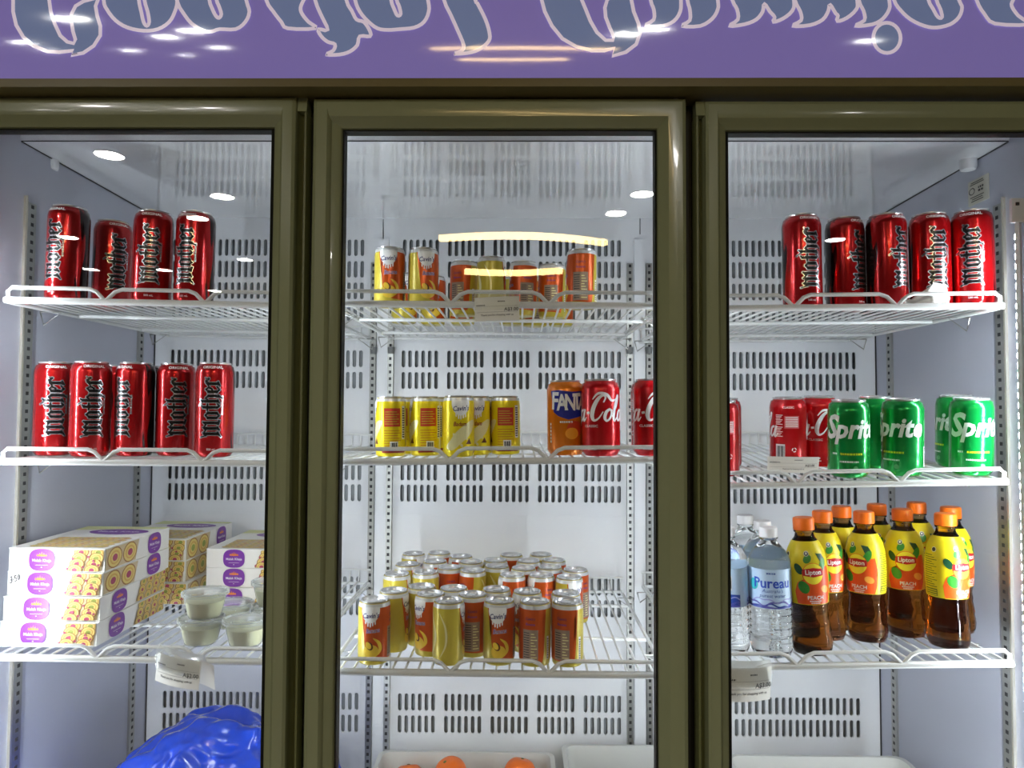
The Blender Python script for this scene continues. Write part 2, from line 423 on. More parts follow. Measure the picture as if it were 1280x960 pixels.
# shelf standards
def standard(axis, pos, a, z0, z1, polished=0):
    """perforated upright; axis 'x': on a side wall at X=pos (facing sign a), axis 'y': on the back at X=pos"""
    mb = MB(); sl = MB()
    if axis == 'y':
        x = pos; y1 = Y_BACK - 0.001; y0 = y1 - 0.014
        mb.box(x - 0.007, x + 0.007, y0, y1, z0, z1)
        z = z0 + 0.01
        while z < z1 - 0.01:
            sl.box(x - 0.0030, x + 0.0030, y0 - 0.0006, y0, z, z + 0.0070); z += 0.0165
    else:
        x, yy = pos; s = a
        xa, xb = sorted((x, x + s * 0.005))
        mb.box(xa, xb, yy - 0.011, yy + 0.011, z0, z1)
        z = z0 + 0.01; xe = x + s * 0.005
        xa, xb = sorted((xe, xe + s * 0.0006))
        while z < z1 - 0.01:
            sl.box(xa, xb, yy - 0.003, yy + 0.004, z, z + 0.0065); z += 0.0165
    o = fpart('shelf_standard', mb, M_METAL)
    fpart('standard_slots', sl, M_SLOT, parent=o, kind='stuff')
    if polished:
        x, yy = pos; xa, xb = sorted((x, x + a * 0.0052))
        fpart('standard_edge', MB().box(xa, xb, yy - 0.016, yy - 0.0115, z0 - 0.02, z1 + 0.01), mat('polished_edge', C(222, 216, 200), 0.25, metal=0.8), parent=o)
Z1S = P(640, 250, 1.3).z
for (xw, s) in ((XL, 1), (XR, -1)):
    standard('x', (xw, 1.30), s, Z_BOT + 0.02, P(640, 255, 1.3).z, 1)
    standard('x', (xw, 1.69), s, Z_BOT + 0.02, P(640, 330, 1.69).z)
for px in (467, 489, 787, 811): standard('y', bx(px) - 0.001, 0, Z_BOT + 0.02, P(640, 330, Y_BACK).z)
for pa, pb in ((471.5, 484.5), (792, 806)):
    fpart('centre_column', MB().box(bx(pa), bx(pb), Y_BACK - 0.010, Y_BACK - 0.0005, Z_BOT, P(640, 300, Y_BACK).z), M_WHITEP)
# dark seams of the liner: back corners, ceiling edges, joints of the upper back panel
for x, s_ in ((XL, 1), (XR, -1)):
    fpart('corner_seam', MB().tube([(x + s_ * 0.0015, Y_BACK - 0.001, Z_BOT), (x + s_ * 0.0015, Y_BACK - 0.001, Z_TOPB)], 0.0016, 5), M_SLOT)
    fpart('ceiling_seam', MB().tube([(x + s_ * 0.001, 1.272, Z_TOPF - 0.0005), (x + s_ * 0.001, Y_BACK - 0.001, Z_TOPB - 0.001)], 0.0013, 5), M_SLOT)
fpart('ceiling_seam', MB().tube([(XL + 0.001, 1.2715, Z_TOPF), (XR - 0.001, 1.2715, Z_TOPF)], 0.0010, 5), M_SLOT)
for px, pa, pb in ((479, 274, 299), (800, 268, 293)):
    a_ = P(px, pa, Y_BACK - 0.0005); b_ = P(px, pb, Y_BACK - 0.0005)
    fpart('panel_joint', MB().tube([a_, b_], 0.0011, 5), M_SLOT)
# mullions behind the door gaps, with added fill strips brightening the back; LED strips at both ends
def led_strip(x, y, ang, z0, z1, m_led=None):
    """vertical LED bar at (x, y); ang = horizontal facing angle"""
    d = Vector((math.cos(ang), math.sin(ang), 0)); t = Vector((-d.y, d.x, 0)); c = Vector((x, y, 0))
    def pt(a, b, z): return tuple(c + d * a + t * b + Vector((0, 0, z)))
    mb = MB()
    vs = [pt(a, b, z) for z in (z0, z1) for a, b in ((-0.006, -0.008), (0, -0.008), (0, 0.008), (-0.006, 0.008))]
    mb.add(vs, [(3, 2, 1, 0), (4, 5, 6, 7), (0, 1, 5, 4), (1, 2, 6, 5), (2, 3, 7, 6), (3, 0, 4, 7)])
    o = fpart('led_strip', mb, M_LEDH)
    dm = MB(); z = z0 + 0.02
    while z < z1 - 0.02:
        dm.quad(pt(0.001, -0.0045, z), pt(0.001, 0.0045, z), pt(0.001, 0.0045, z + 0.008), pt(0.001, -0.0045, z + 0.008)); z += 0.016
    fpart('diodes', dm, m_led or M_LED, parent=o, kind='stuff')
ZL0, ZL1 = 0.56, P(1274, 275, 1.13).z
XM1 = P(379.5, 513, Y_DOOR).x; XM2 = P(866.5, 513, Y_DOOR).x
for xm in (XM1, XM2):
    fpart('mullion', MB().box(xm - 0.022, xm + 0.022, 1.138, 1.168, 0.52, Z_TOPF + 0.02), M_GASKET)
    led_strip(xm, 1.176, math.radians(90), ZL0, ZL1 + 0.05, M_LED2)  # unseen strip, added to lift the back wall and inner ceiling
led_strip(P(1273, 513, 1.135).x + 0.014, 1.152, math.radians(134), ZL0, ZL1)
led_strip(XL + (XR - P(1273, 513, 1.135).x) - 0.036, 1.152, math.radians(44), ZL0, ZL1, M_LED3)

# small pegs under the rear corners of the top middle shelf, bracket on top of the right light bar
for px in (467, 489, 787, 811):
    q = P(px, 437, Y_BACK - 0.02)
    fpart('shelf_peg', MB().lathe([(0.0001, q.z - 0.010), (0.008, q.z - 0.010), (0.009, q.z), (0.009, q.z + 0.006), (0.0001, q.z + 0.006)], 14, c=(q.x, q.y)), mat('peg_grey', C(110, 112, 112), 0.4), True)
xb_ = P(1273, 513, 1.135).x + 0.014
lb = fpart('light_bar_bracket', MB().box(xb_ - 0.010, xb_ + 0.012, 1.146, 1.152, ZL1 + 0.001, ZL1 + 0.040), M_LEDH)
fpart('bracket_screw', MB().box(xb_ - 0.004, xb_ + 0.001, 1.144, 1.146, ZL1 + 0.028, ZL1 + 0.033), M_SLOT, parent=lb)

# doors ------------------------------------------------------------
HGT = [-0.040, -0.010, -0.003, 0.0, 0.0, -0.0025, -0.008, -0.013, -0.015, -0.019]
FRA = [0.0, 0.0, 0.06, 0.16, 0.50, 0.56, 0.62, 0.86, 0.90, 0.93]
HGTR = [-0.040, -0.012, -0.004, 0.0, 0.001, 0.001, -0.001, -0.007, -0.011, -0.019]
FRAR = [0.0, 0.0, 0.05, 0.16, 0.35, 0.60, 0.72, 0.84, 0.90, 0.93]
def door(xl, xr, zt, zb, wl, wr, wt, wbm, fl, fr_, handle):
    """frame swept round the door with mitred corners; w* = stile widths; fl/fr_ = fraction lists"""
    y0 = Y_DOOR
    mb = MB(); vs = []; n = len(HGT)
    H = HGT
    corner = []
    for (cx, sx, wx, fx), (cz, sz, wz, fz) in ((((xl, 1, wl, fl)), (zb, 1, wbm, FRAR)), (((xr, -1, wr, fr_)), (zb, 1, wbm, FRAR)), (((xr, -1, wr, fr_)), (zt, -1, wt, FRAR)), (((xl, 1, wl, fl)), (zt, -1, wt, FRAR))):
        corner.append([(cx + sx * wx * fx[i], y0 - (H[i] if True else 0), cz + sz * wz * fz[i]) for i in range(n)])
    for c in corner: vs += c
    fs = []
    for k in range(4):
        k2 = (k + 1) % 4
        for i in range(n - 1):
            fs.append((k * n + i, k2 * n + i, k2 * n + i + 1, k * n + i + 1))
    mb.add(vs, fs)
    me = mb.mesh('door', M_OLIVE, True, 25)
    o = fpart('door', me, None)
    g = MB()
    ins = 0.075
    def ring(f0, f1, ya, yb):
        a = (xl + wl * f0, xr - wr * f0, zb + wbm * f0, zt - wt * f0); b = (xl + wl * f1, xr - wr * f1, zb + wbm * f1, zt - wt * f1)
        A = [(a[0], ya, a[2]), (a[1], ya, a[2]), (a[1], ya, a[3]), (a[0], ya, a[3])]
        B = [(b[0], yb, b[2]), (b[1], yb, b[2]), (b[1], yb, b[3]), (b[0], yb, b[3])]
        g.add(A + B, [(k, (k + 1) % 4, 4 + (k + 1) % 4, 4 + k) for k in range(4)])
    ring(0.925, 1.0, y0 + 0.0185, y0 + 0.014); ring(1.0, 1.0, y0 + 0.014, y0 + 0.034); ring(0.2, 1.0, y0 + 0.034, y0 + 0.034)
    fpart('gasket', g, M_GASKET, parent=o)
    gx0, gx1, gz0, gz1 = xl + wl * 0.96, xr - wr * 0.96, zb + wbm * 0.96, zt - wt * 0.96
    fpart('glass_pane', MB().box(gx0, gx1, Y_GL + 0.003, Y_GL + 0.008, gz0, gz1), M_GLASS, parent=o)
    # inner rear ring of the insulated unit (pale spacer seen through the glass)
    if handle:
        x, s = handle           # outer edge and direction
        h = MB(); z0_, z1_ = zb + 0.01, zt - 0.024
        pr = [(0.0, 0.030), (0.0, 0.010), (0.0015, 0.006), (0.0045, 0.006), (0.006, 0.016), (0.010, 0.020), (0.0135, 0.016), (0.0145, 0.004)]
        vs = []; fs = []
        for u, yv in pr: vs += [(x + s * u, y0 + yv, z0_), (x + s * u, y0 + yv, z1_)]
        for k in range(len(pr) - 1): fs.append((2 * k, 2 * k + 2, 2 * k + 3, 2 * k + 1))
        h.add(vs, fs)
        xa, xb = sorted((x + s * 0.001, x + s * 0.0155))
        cap = MB(); cap.add([(xa, y0 + 0.03, z1_), (xb, y0 + 0.03, z1_), (xa, y0 + 0.004, z1_), (xb, y0 + 0.004, z1_ ), (xa, y0 + 0.03, zt), (xb, y0 + 0.03, zt), (xa, y0 + 0.008, zt), (xb, y0 + 0.008, zt)],
                           [(0, 2, 3, 1), (4, 5, 7, 6), (2, 6, 7, 3), (0, 4, 6, 2), (1, 3, 7, 5)])
        fpart('handle_channel', h, M_OLIVE_D, True, parent=o); fpart('handle_cap', cap, M_OLIVE, parent=o)
    return o
ex = lambda px, Y=Y_DOOR: P(px, 513, Y).x
ez = lambda py, px=640, Y=Y_DOOR: P(px, py, Y).z
ZB_DOOR = 0.38
xa = ex(376.5); xb = ex(333.5)
d1r = ex(364.5)
door(d1r - 0.583, d1r, ez(119, 200), ZB_DOOR, 0.05, d1r - ex(333, 1.113), ez(119, 200) - ez(162.5, 200, 1.114), 0.08, FRA, FRA, (ex(377), -1))
door(ex(383.5), ex(861), ez(121, 620), ZB_DOOR, ex(425.5, 1.113) - ex(383.5), ex(861) - ex(819.5, 1.113), ez(121, 620) - ez(164, 620, 1.114), 0.08, FRA, FRAR, None)
d3l = ex(882.5)
door(d3l, d3l + 0.59, ez(124, 1080), ZB_DOOR, ex(912.5, 1.113) - d3l, 0.05, ez(124, 1080) - ez(166, 1080, 1.114), 0.08, FRA, FRA, (ex(872), 1))
# cabinet front frame around and behind the doors
ff = MB()
zt_ = ez(121)
ff.box(XL - T, XR + T, 1.135, 1.142, Z_TOPF + 0.03, 2.13); ff.box(XL - T, XR + T, 1.10, 1.142, 0.06, 0.37)
ff.box(XL - T, XL + 0.004, 1.135, 1.142, 0.37, 2.13); ff.box(XR - 0.004, XR + T, 1.135, 1.142, 0.37, 2.13)
fpart('front_frame', ff, M_GASKET)
for k in range(7):
    z = 0.10 + k * 0.035
    fpart('base_grille_slat', MB().box(XL + 0.05, XR - 0.05, 1.094, 1.10, z, z + 0.02), M_OLIVE_D)
hz = ez(118, 851, 1.10)
fpart('hinge_pin', MB().lathe([(0.004, ez(121, 620)), (0.004, ez(116)), (0.009, ez(116)), (0.009, ez(113.5))], 12, c=(ex(848), 1.112)), M_METAL, True)
# header
YH = 1.072
zs0 = P(640, 99, YH).z
fpart('header_trim', MB().box(XL - T, XR + T, YH - 0.004, 1.14, P(640, 109.5, YH).z, zs0), M_BROWN)
def header_y(z):
    t = (z - zs0) / 0.36
    return YH + 0.020 * (2 * t - 1) ** 2 - 0.020
mb = MB(); vs = []; fs = []; NH = 24; ztop = zs0 + 0.36
for k in range(NH + 1):
    z = zs0 + 0.36 * k / NH
    vs += [(XL - T, header_y(z), z), (XR + T, header_y(z), z)]
for k in range(NH): fs.append((2 * k, 2 * k + 1, 2 * k + 3, 2 * k + 2))
o = len(vs); vs += [(XL - T, 1.14, zs0), (XR + T, 1.14, zs0), (XL - T, 1.14, ztop), (XR + T, 1.14, ztop)]
fs += [(2 * NH, 2 * NH + 1, o + 3, o + 2), (o, o + 1, 1, 0), (0,) + tuple(2 * k for k in range(1, NH + 1)) + (o + 2, o), tuple(2 * k + 1 for k in range(NH, -1, -1)) + (o + 1, o + 3)]
mb.add(vs, fs)
hdr = fpart('header_sign', mb, M_PURPLE, True)
fpart('header_cap', MB().box(XL - T - 0.005, XR + T + 0.005, YH - 0.006, 1.85, ztop, ztop + 0.02), M_BROWN)
# lettering traced in the frame, continued above the frame edge
LET = [
 ([(17, -40), (17, 0), (17, 15), (21, 32), (30, 47), (43, 58), (60, 65), (75, 66), (93, 64), (90, 70), (105, 67), (118, 58), (126, 45), (126, 33), (122, 20), (120, 8), (123, 0), (124, -3), (105, 2), (95, 8), (90, 18), (90, 28), (92, 40), (95, 50), (93, 55), (85, 53), (76, 45), (69, 30), (64, 15), (62, 0), (62, -40)], []),
 ([(128, -40), (130, 0), (134, 12), (145, 26), (160, 35), (180, 39), (198, 37), (212, 28), (219, 15), (222, 0), (218, -30), (190, -50), (150, -50)], [[(174, -25), (174, 0), (177, 15), (180, 28), (184, 33), (187, 28), (185, 15), (181, 0), (180, -25)]]),
 ([(222, -10), (223, 5), (229, 16), (240, 30), (255, 39), (265, 40), (275, 37), (295, 37), (307, 28), (312, 15), (308, 0), (300, -40), (240, -45)], [[(262, -25), (262, 0), (266, 12), (270, 20), (274, 23), (277, 18), (274, 8), (271, 0), (268, -25)]]),
 ([(325, -40), (333, 0), (342, 15), (352, 28), (360, 36), (395, 36), (386, 28), (378, 18), (376, 10), (380, 0), (386, -12), (370, -50)], []),
 ([(384, -45), (394, 0), (402, 20), (410, 38), (398, 37), (402, 46), (410, 53), (419, 56), (417, 64), (408, 69), (425, 69), (438, 65), (447, 57), (450, 46), (463, 46), (462, 38), (455, 28), (446, 25), (440, 14), (433, 0), (425, -45)], []),
 ([(440, -30), (444, 0), (450, 15), (460, 27), (472, 36), (485, 38), (500, 37), (518, 35), (530, 28), (536, 15), (535, 0), (525, -40), (470, -50)], [[(488, -25), (489, 0), (493, 12), (497, 20), (501, 18), (499, 8), (496, 0), (493, -25)]]),
 ([(545, -45), (555, 0), (563, 18), (572, 38), (580, 58), (576, 65), (568, 68), (585, 67), (600, 62), (611, 52), (612, 42), (607, 25), (597, 5), (594, 0), (580, -45)], []),
 ([(675, -40), (677, 0), (681, 15), (690, 33), (703, 49), (720, 59), (740, 64), (755, 64), (768, 61), (765, 71), (782, 66), (795, 56), (800, 42), (798, 30), (792, 15), (789, 0), (790, -8), (770, -8), (759, 0), (756, 10), (757, 22), (762, 35), (767, 46), (766, 51), (757, 51), (746, 41), (738, 27), (732, 12), (727, 0), (722, -40)], []),
 ([(808, -40), (813, 0), (817, 12), (817, 25), (806, 33), (828, 33), (842, 27), (850, 15), (851, 0), (850, -40)], []),
 ([(854, -40), (859, 0), (862, 12), (862, 26), (852, 33), (875, 33), (890, 24), (897, 12), (897, 0), (892, -40)], []),
 ([(905, -40), (915, 0), (921, 12), (922, 25), (911, 33), (930, 31), (945, 25), (953, 15), (955, 5), (962, 15), (968, 22), (966, 28), (978, 24), (990, 14), (992, 0), (985, -40)], []),
 ([(988, -30), (993, 0), (1000, 15), (1001, 26), (990, 33), (1012, 32), (1028, 25), (1035, 14), (1037, 6), (1044, 17), (1047, 20), (1046, 27), (1058, 23), (1070, 12), (1071, 0), (1066, -40)], []),
 ([(1069, -40), (1073, 0), (1079, 14), (1080, 26), (1068, 33), (1090, 31), (1103, 24), (1111, 12), (1111, 0), (1106, -40)], []),
 (ellipse(1108, 48, 17, 19, 28), []),
 ([(1112, -30), (1117, 0), (1125, 13), (1138, 25), (1155, 33), (1170, 35), (1187, 31), (1198, 22), (1202, 10), (1198, 0), (1180, -45), (1130, -45)], [[(1157, -25), (1160, 0), (1166, 12), (1172, 22), (1177, 22), (1175, 12), (1170, 0), (1166, -25)]]),
 ([(1210, -40), (1220, 0), (1230, 18), (1243, 30), (1284, 31), (1272, 20), (1264, 8), (1266, 0), (1275, -20), (1255, -50)], []),
 ([(1288, -30), (1292, 10), (1305, 25), (1330, 32), (1345, 15), (1340, -30)], []),
]
def hmap(u, v, e):
    p = P(u, v, YH - 0.015); y = header_y(p.z)
    p = P(u, v, y); return (p.x, header_y(p.z) - 0.0006 - e, p.z)
for outer, hs in LET:
    outer = crom(outer, 3, True) if len(outer) < 28 else outer; hs = [crom(h_, 3, True) for h_ in hs]
    pr = Print()
    if hs: pr.holes([outer] + hs, M_SLATE, 1)
    else: pr.poly(outer, M_SLATE, 1)
    for lp in [outer] + hs:
        wd = 4.6
        ring_ = lp + [lp[0], lp[1]]
        pr.ribbon(ring_, wd, M_PINK, 3)
    me = pr.build('letter', hmap, 30, 12, 0.0002)
    link('letter', me, hdr)

# ================================================================== SHELVES
class Shelf: pass
SH = {}
def make_shelf(key, pxl, pyl, pxr, pyr, vs_px, label, rear_dz=0.0, Yf=Y_RAIL, Yr=1.735):
    s = Shelf(); a = P(pxl, pyl, Yf); b = P(pxr, pyr, Yf)
    a.z += 0.004; b.z += 0.004
    s.a, s.b = a, b; s.L = (b - a).length; s.D = Yr - Yf
    ex_ = (b - a).normalized(); ey = Vector((0, s.D, rear_dz)).normalized(); ez_ = ex_.cross(ey).normalized(); ey = ez_.cross(ex_)
    s.R = Matrix((ex_, ey, ez_)).transposed()
    s.o = a; s.n = ez_; s.Yf = Yf
    SH[key] = s
    root = empty('wire_shelf', a, label, 'shelf', 'white wire shelves of the fridge')
    root.rotation_euler = s.R.to_euler()
    L, D = s.L, s.D
    wm = MB(); nw = int(L / 0.0215); 
    for k in range(nw + 1):
        x = 0.006 + (L - 0.012) * k / nw
        wm.tube([(x, 0.001, -0.003), (x, 0.02, -0.0022), (x, D, -0.0022)], 0.0021, 5)
        if True: wm.tube([(x, D, -0.0022), (x, D + 0.004, 0.024)], 0.0018, 5)
    link('wire_grid', wm.mesh('wire_grid', M_WIRE, True), root)
    link('front_rail', MB().tube([(-0.002, -0.002, -0.005), (L + 0.002, -0.002, -0.005)], 0.0058, 10).mesh('front_rail', M_WIRE, True), root)
    g = [(0.004, -0.003, -0.004), (0.003, -0.003, 0.010), (0.010, -0.003, 0.0165)]
    for v in vs_px:
        x = (P(v, pyl, Yf).x - a.x)
        g += [(x - 0.028, -0.003, 0.0165), (x - 0.016, -0.003, 0.012), (x - 0.002, -0.003, -0.002), (x + 0.002, -0.003, -0.002), (x + 0.016, -0.003, 0.012), (x + 0.028, -0.003, 0.0165)]
    g += [(L - 0.010, -0.003, 0.0165), (L - 0.003, -0.003, 0.010), (L - 0.004, -0.003, -0.004)]
    link('guard_wire', MB().tube(g, 0.0034, 8).mesh('guard_wire', M_WIRE, True), root)
    for yy in (0.19, 0.42, D):
        link('cross_bar', MB().tube([(0.0, yy, -0.0075), (L, yy, -0.0075)], 0.0036, 8).mesh('cross_bar', M_WIRE, True), root)
    for x in (0.003, L - 0.003):
        link('side_rail', MB().tube([(x, 0.0, -0.008), (x, D, -0.008)], 0.0036, 8).mesh('side_rail', M_WIRE, True), root)
    link('back_rail', MB().tube([(0.0, D + 0.004, 0.025), (L, D + 0.004, 0.025)], 0.0024, 8).mesh('back_rail', M_WIRE, True), root)
    for x, sgn in ((0.0, -1), (L, 1)):
        for yy in (0.11, 0.50):
            c = MB().tube([(x + sgn * 0.018, yy, -0.010), (x - sgn * 0.022, yy, -0.010), (x + sgn * 0.012, yy + 0.002, -0.034), (x + sgn * 0.018, yy, -0.010)], 0.0016, 5)
            link('support_clip', c.mesh('support_clip', M_METAL, True), root)
    return s
make_shelf('L1', 9, 374.5, 379, 382, (133, 257), 'left top wire shelf carrying four tall red cans')
make_shelf('L2', 3, 576, 379, 579, (131, 255), 'left middle wire shelf carrying a row of five tall red cans')
make_shelf('L3', -8, 820, 375, 827, (123, 248), 'left lower wire shelf carrying white sweet boxes and lidded cups')
make_shelf('M1', 412, 379, 832, 382, (564, 686), 'middle top wire shelf with two small cans at its left')
make_shelf('M2', 409, 577, 835, 574, (562, 685), 'middle wire shelf carrying yellow cans and red and orange cans')
make_shelf('M3', 404, 838, 838, 843, (563, 686), 'middle lower wire shelf crowded with small milkshake cans')
make_shelf('R1', 866, 385.5, 1251, 382, (992, 1120), 'right top wire shelf carrying five tall red cans')
make_shelf('R2', 868, 607, 1256, 601, (995, 1123), 'right middle wire shelf carrying red and green cans, sloping forward', rear_dz=0.038)
make_shelf('R3', 872, 833, 1263, 828, (996, 1127), 'right lower wire shelf carrying water and iced tea bottles')
def on_shelf(key, X, Y):
    s = SH[key]; n = s.n
    return s.o.z - (n.x * (X - s.o.x) + n.y * (Y - s.o.y)) / n.z

# ================================================================== PRODUCTS
KIND = {}
def new_item(kind, name, X, Y, key, rot, label, cat, group, dz=0.0, lean=(0, 0), z=None):
    """root Empty on the shelf plane + copies of the kind's parts and sub-parts"""
    if z is None: z = on_shelf(key, X, Y)
    root = empty(name, (X, Y, z + 0.0004 + dz), label, cat, group)
    R = (SH[key].R if key else Matrix.Identity(3)) @ Matrix.Rotation(math.radians(lean[0]), 3, 'Y') @ Matrix.Rotation(math.radians(lean[1]), 3, 'X') @ Matrix.Rotation(math.radians(rot), 3, 'Z')
    root.rotation_euler = R.to_euler()
    for pname, me, subs, props in KIND[kind]:
        p = link(pname, me, root)
        for k_, v_ in props.items(): p[k_] = v_
        for sname, sme in subs: link(sname, sme, p)
    return root
def can_profiles(r, h, neck):
    rt_ = r - neck
    body = [(rt_ - 0.0015, 0.0), (rt_ + 0.001, 0.0008), (rt_ + 0.0022, 0.003), (r - 0.0012, 0.0065), (r, 0.010)]
    nk = neck * 2.1
    body += [(r, h - nk - 0.006), (r - 0.0004, h - nk - 0.003), (r - neck * 0.45, h - nk * 0.5), (rt_ + 0.0006, h - 0.0055), (rt_ - 0.0002, h - 0.0035)]
    lid = [(rt_ - 0.0002, h - 0.0036), (rt_ + 0.0006, h - 0.0022), (rt_ + 0.0006, h - 0.0005), (rt_ - 0.0006, h), (rt_ - 0.0018, h - 0.0008), (rt_ - 0.0032, h - 0.0060), (rt_ - 0.0045, h - 0.0062), (rt_ - 0.0058, h - 0.0044), (0.0001, h - 0.0042)]
    return body, lid
def can_meshes(r, h, neck, mbody):
    body, lid = can_profiles(r, h, neck)
    bm = MB().lathe(body, 48, cap1=False)
    me = bm.mesh('body', mbody, True, 60)
    lm = MB().lathe(lid, 40, cap0=False, cap1=False).mesh('lid', M_ALU, True, 50)
    tb = MB(); zt = h - 0.0036
    t = [(x * 1.0, y * 1.0) for x, y in ellipse(0, -0.004, 0.0065, 0.010, 16)]
    tb.add([(x, y, zt) for x, y in t] + [(x, y, zt + 0.0012) for x, y in t], [tuple(range(16, 32))] + [(k, (k + 1) % 16, 16 + (k + 1) % 16, 16 + k) for k in range(16)])
    return me, lm, tb.mesh('pull_tab', M_ALU), prof_r(body), body
def cuts(body, h): return [z for r, z in body if 0.001 < z < h]

# --- tall red energy can (blackletter print)
def red_black_mat():
    m = mat('red_can_paint', C(172, 14, 20), 0.2, metal=0.6, coat=0.3)
    nt = m.node_tree; b = nt.nodes['Principled BSDF']
    tc = nt.nodes.new('ShaderNodeTexCoord'); sp = nt.nodes.new('ShaderNodeSeparateXYZ'); nt.links.new(tc.outputs['Object'], sp.inputs[0])
    def mth(op, a, b_=None, c=None):
        n_ = nt.nodes.new('ShaderNodeMath'); n_.operation = op
        for i_, q in enumerate((a, b_, c)):
            if q is None: continue
            if isinstance(q, (int, float)): n_.inputs[i_].default_value = q
            else: nt.links.new(q, n_.inputs[i_])
        return n_.outputs[0]
    ang = mth('ARCTAN2', sp.outputs['X'], mth('MULTIPLY', sp.outputs['Y'], -1.0))      # 0 at the front, + to the right
    sway = mth('MULTIPLY', mth('SINE', mth('MULTIPLY', sp.outputs['Z'], 55.0)), 0.22)
    edge = mth('ABSOLUTE', mth('ADD', ang, sway))
    strand = mth('MULTIPLY', mth('SINE', mth('ADD', mth('MULTIPLY', ang, 16.0), mth('MULTIPLY', mth('SINE', mth('MULTIPLY', sp.outputs['Z'], 38.0)), 2.2))), 0.5)
    f = mth('MULTIPLY', mth('SUBTRACT', mth('ADD', edge, mth('MULTIPLY', strand, 0.34)), 1.42), 9.0)
    mx = nt.nodes.new('ShaderNodeMix'); mx.data_type = 'RGBA'; mx.clamp_factor = True
    mx.inputs['A'].default_value = C(172, 14, 20); mx.inputs['B'].default_value = C(26, 10, 14)
    nt.links.new(f, mx.inputs['Factor']); nt.links.new(mx.outputs['Result'], b.inputs['Base Color'])
    return m
BL = {  # blackletter strokes (x, y, x, y, width); x height 1
 'M': (1.72, [(.22, .06, .22, .94, .25), (.80, .10, .80, .90, .25), (1.38, .10, 1.38, .94, .25), (.02, .84, .30, 1.04, .12), (.30, .98, .80, .80, .14), (.62, .84, .86, 1.04, .12), (.86, .98, 1.36, .80, .14), (1.18, .84, 1.46, 1.04, .14), (.06, -.02, .36, .10, .15), (.64, .0, .94, .12, .15), (1.24, .06, 1.62, .0, .16), (-.14, 1.16, .06, .80, .10), (-.10, -.10, .20, .02, .09)]),
 'o': (.98, [(.20, .16, .20, .84, .25), (.72, .16, .72, .84, .25), (.14, .80, .50, 1.02, .15), (.44, 1.02, .78, .82, .15), (.14, .20, .46, -.02, .15), (.42, -.02, .78, .18, .15)]),
 't': (.80, [(.34, .14, .34, 1.24, .25), (.02, .88, .68, .88, .15), (.34, 1.22, .50, 1.36, .10), (.28, .16, .50, -.02, .16), (.48, -.02, .72, .12, .12)]),
 'h': (1.02, [(.20, .08, .20, 1.34, .25), (.12, 1.26, .34, 1.50, .12), (.24, .82, .56, 1.02, .14), (.50, 1.02, .80, .82, .15), (.76, .02, .76, .84, .25), (.76, .05, .56, -.24, .12), (.04, -.02, .34, .10, .14), (.02, 1.42, -.22, 1.66, .07)]),
 'e': (.84, [(.20, .16, .20, .84, .25), (.14, .80, .46, 1.02, .15), (.42, 1.02, .70, .80, .14), (.62, .82, .50, .56, .12), (.22, .46, .60, .66, .10), (.14, .20, .44, -.02, .16), (.42, -.02, .76, .18, .11)]),
 'r': (.80, [(.22, .08, .22, .90, .25), (.02, .84, .30, 1.04, .13), (.30, .84, .52, 1.04, .13), (.48, 1.04, .74, .82, .20), (.06, -.02, .40, .10, .15), (.70, .84, .84, 1.06, .07)]),
}
def build_mother():
    r, h, nk = 0.033, 0.168, 0.0062
    me, lid, tab, rf, body = can_meshes(r, h, nk, red_black_mat())
    pr = Print(); s = 0.0215; tot = sum(BL[c][0] for c in 'Mother')
    x = 0.0; L = 0.101; sx = L / tot; 
    for ch in 'Mother':
        wd, st = BL[ch]
        for (x0, y0, x1, y1, w_) in st:
            # text runs upwards: along = +z, letter up = -u
            def q(xx, yy): k_ = 1.22 if ch == 'M' else 1.0; return (-((yy - 0.5) * k_ + (0.06 if ch == 'M' else 0)) * s + 0.001, 0.038 + (x + xx) * sx)
            a, b = q(x0, y0), q(x1, y1)
            dx, dy = b[0] - a[0], b[1] - a[1]; Ln = math.hypot(dx, dy); ux, uy = dx / Ln, dy / Ln
            for grow, m, lv in ((0.0011, M_SILVER, 1), (0.0, M_BLACK, 2)):
                hw = w_ * s * 0.5 * 0.92 + grow; e2 = 0.0009 + grow
                aa = (a[0] - ux * e2, a[1] - uy * e2); bb = (b[0] + ux * e2, b[1] + uy * e2)
                tip = hw * 0.5
                pr.poly([(aa[0] - ux * tip, aa[1] - uy * tip), (aa[0] - uy * hw, aa[1] + ux * hw), (bb[0] - uy * hw, bb[1] + ux * hw), (bb[0] + ux * tip, bb[1] + uy * tip), (bb[0] + uy * hw, bb[1] - ux * hw), (aa[0] + uy * hw, aa[1] - ux * hw)], m, lv)
        x += wd
    pr.text('ORIGINAL', 0.0066, 0.0, h - 0.0095, M_WHITE, 2, bold=0.02, sx=1.2)
    pr.fine(0.034, 0.0175, 0.092, M_SILVER, 0.003, 1, math.pi / 2)
    pr.text('500 mL', 0.005, 0.0, 0.014, M_WHITE, 1)
    # back: barcode and text block
    pr.poly(rect(0.070, 0.086, 0.025, 0.062), M_WHITE, 1)
    for k in range(9): pr.poly(rect(0.0715, 0.0845, 0.028 + k * 0.0037, 0.028 + k * 0.0037 + 0.0013 + 0.0007 * (k % 3)), M_BLACK, 2)
    for k in range(12): pr.poly(rect(0.088, 0.102 - 0.003 * (k % 3), 0.040 + k * 0.006, 0.0415 + k * 0.006), M_SILVER, 1)
    pm = pr.build('lettering', cyl_map(rf, r), 0.004, cuts(body, h))
    KIND['mother'] = [('body', me, [('lettering', pm)], {}), ('lid', lid, [('pull_tab', tab)], {})]
build_mother()

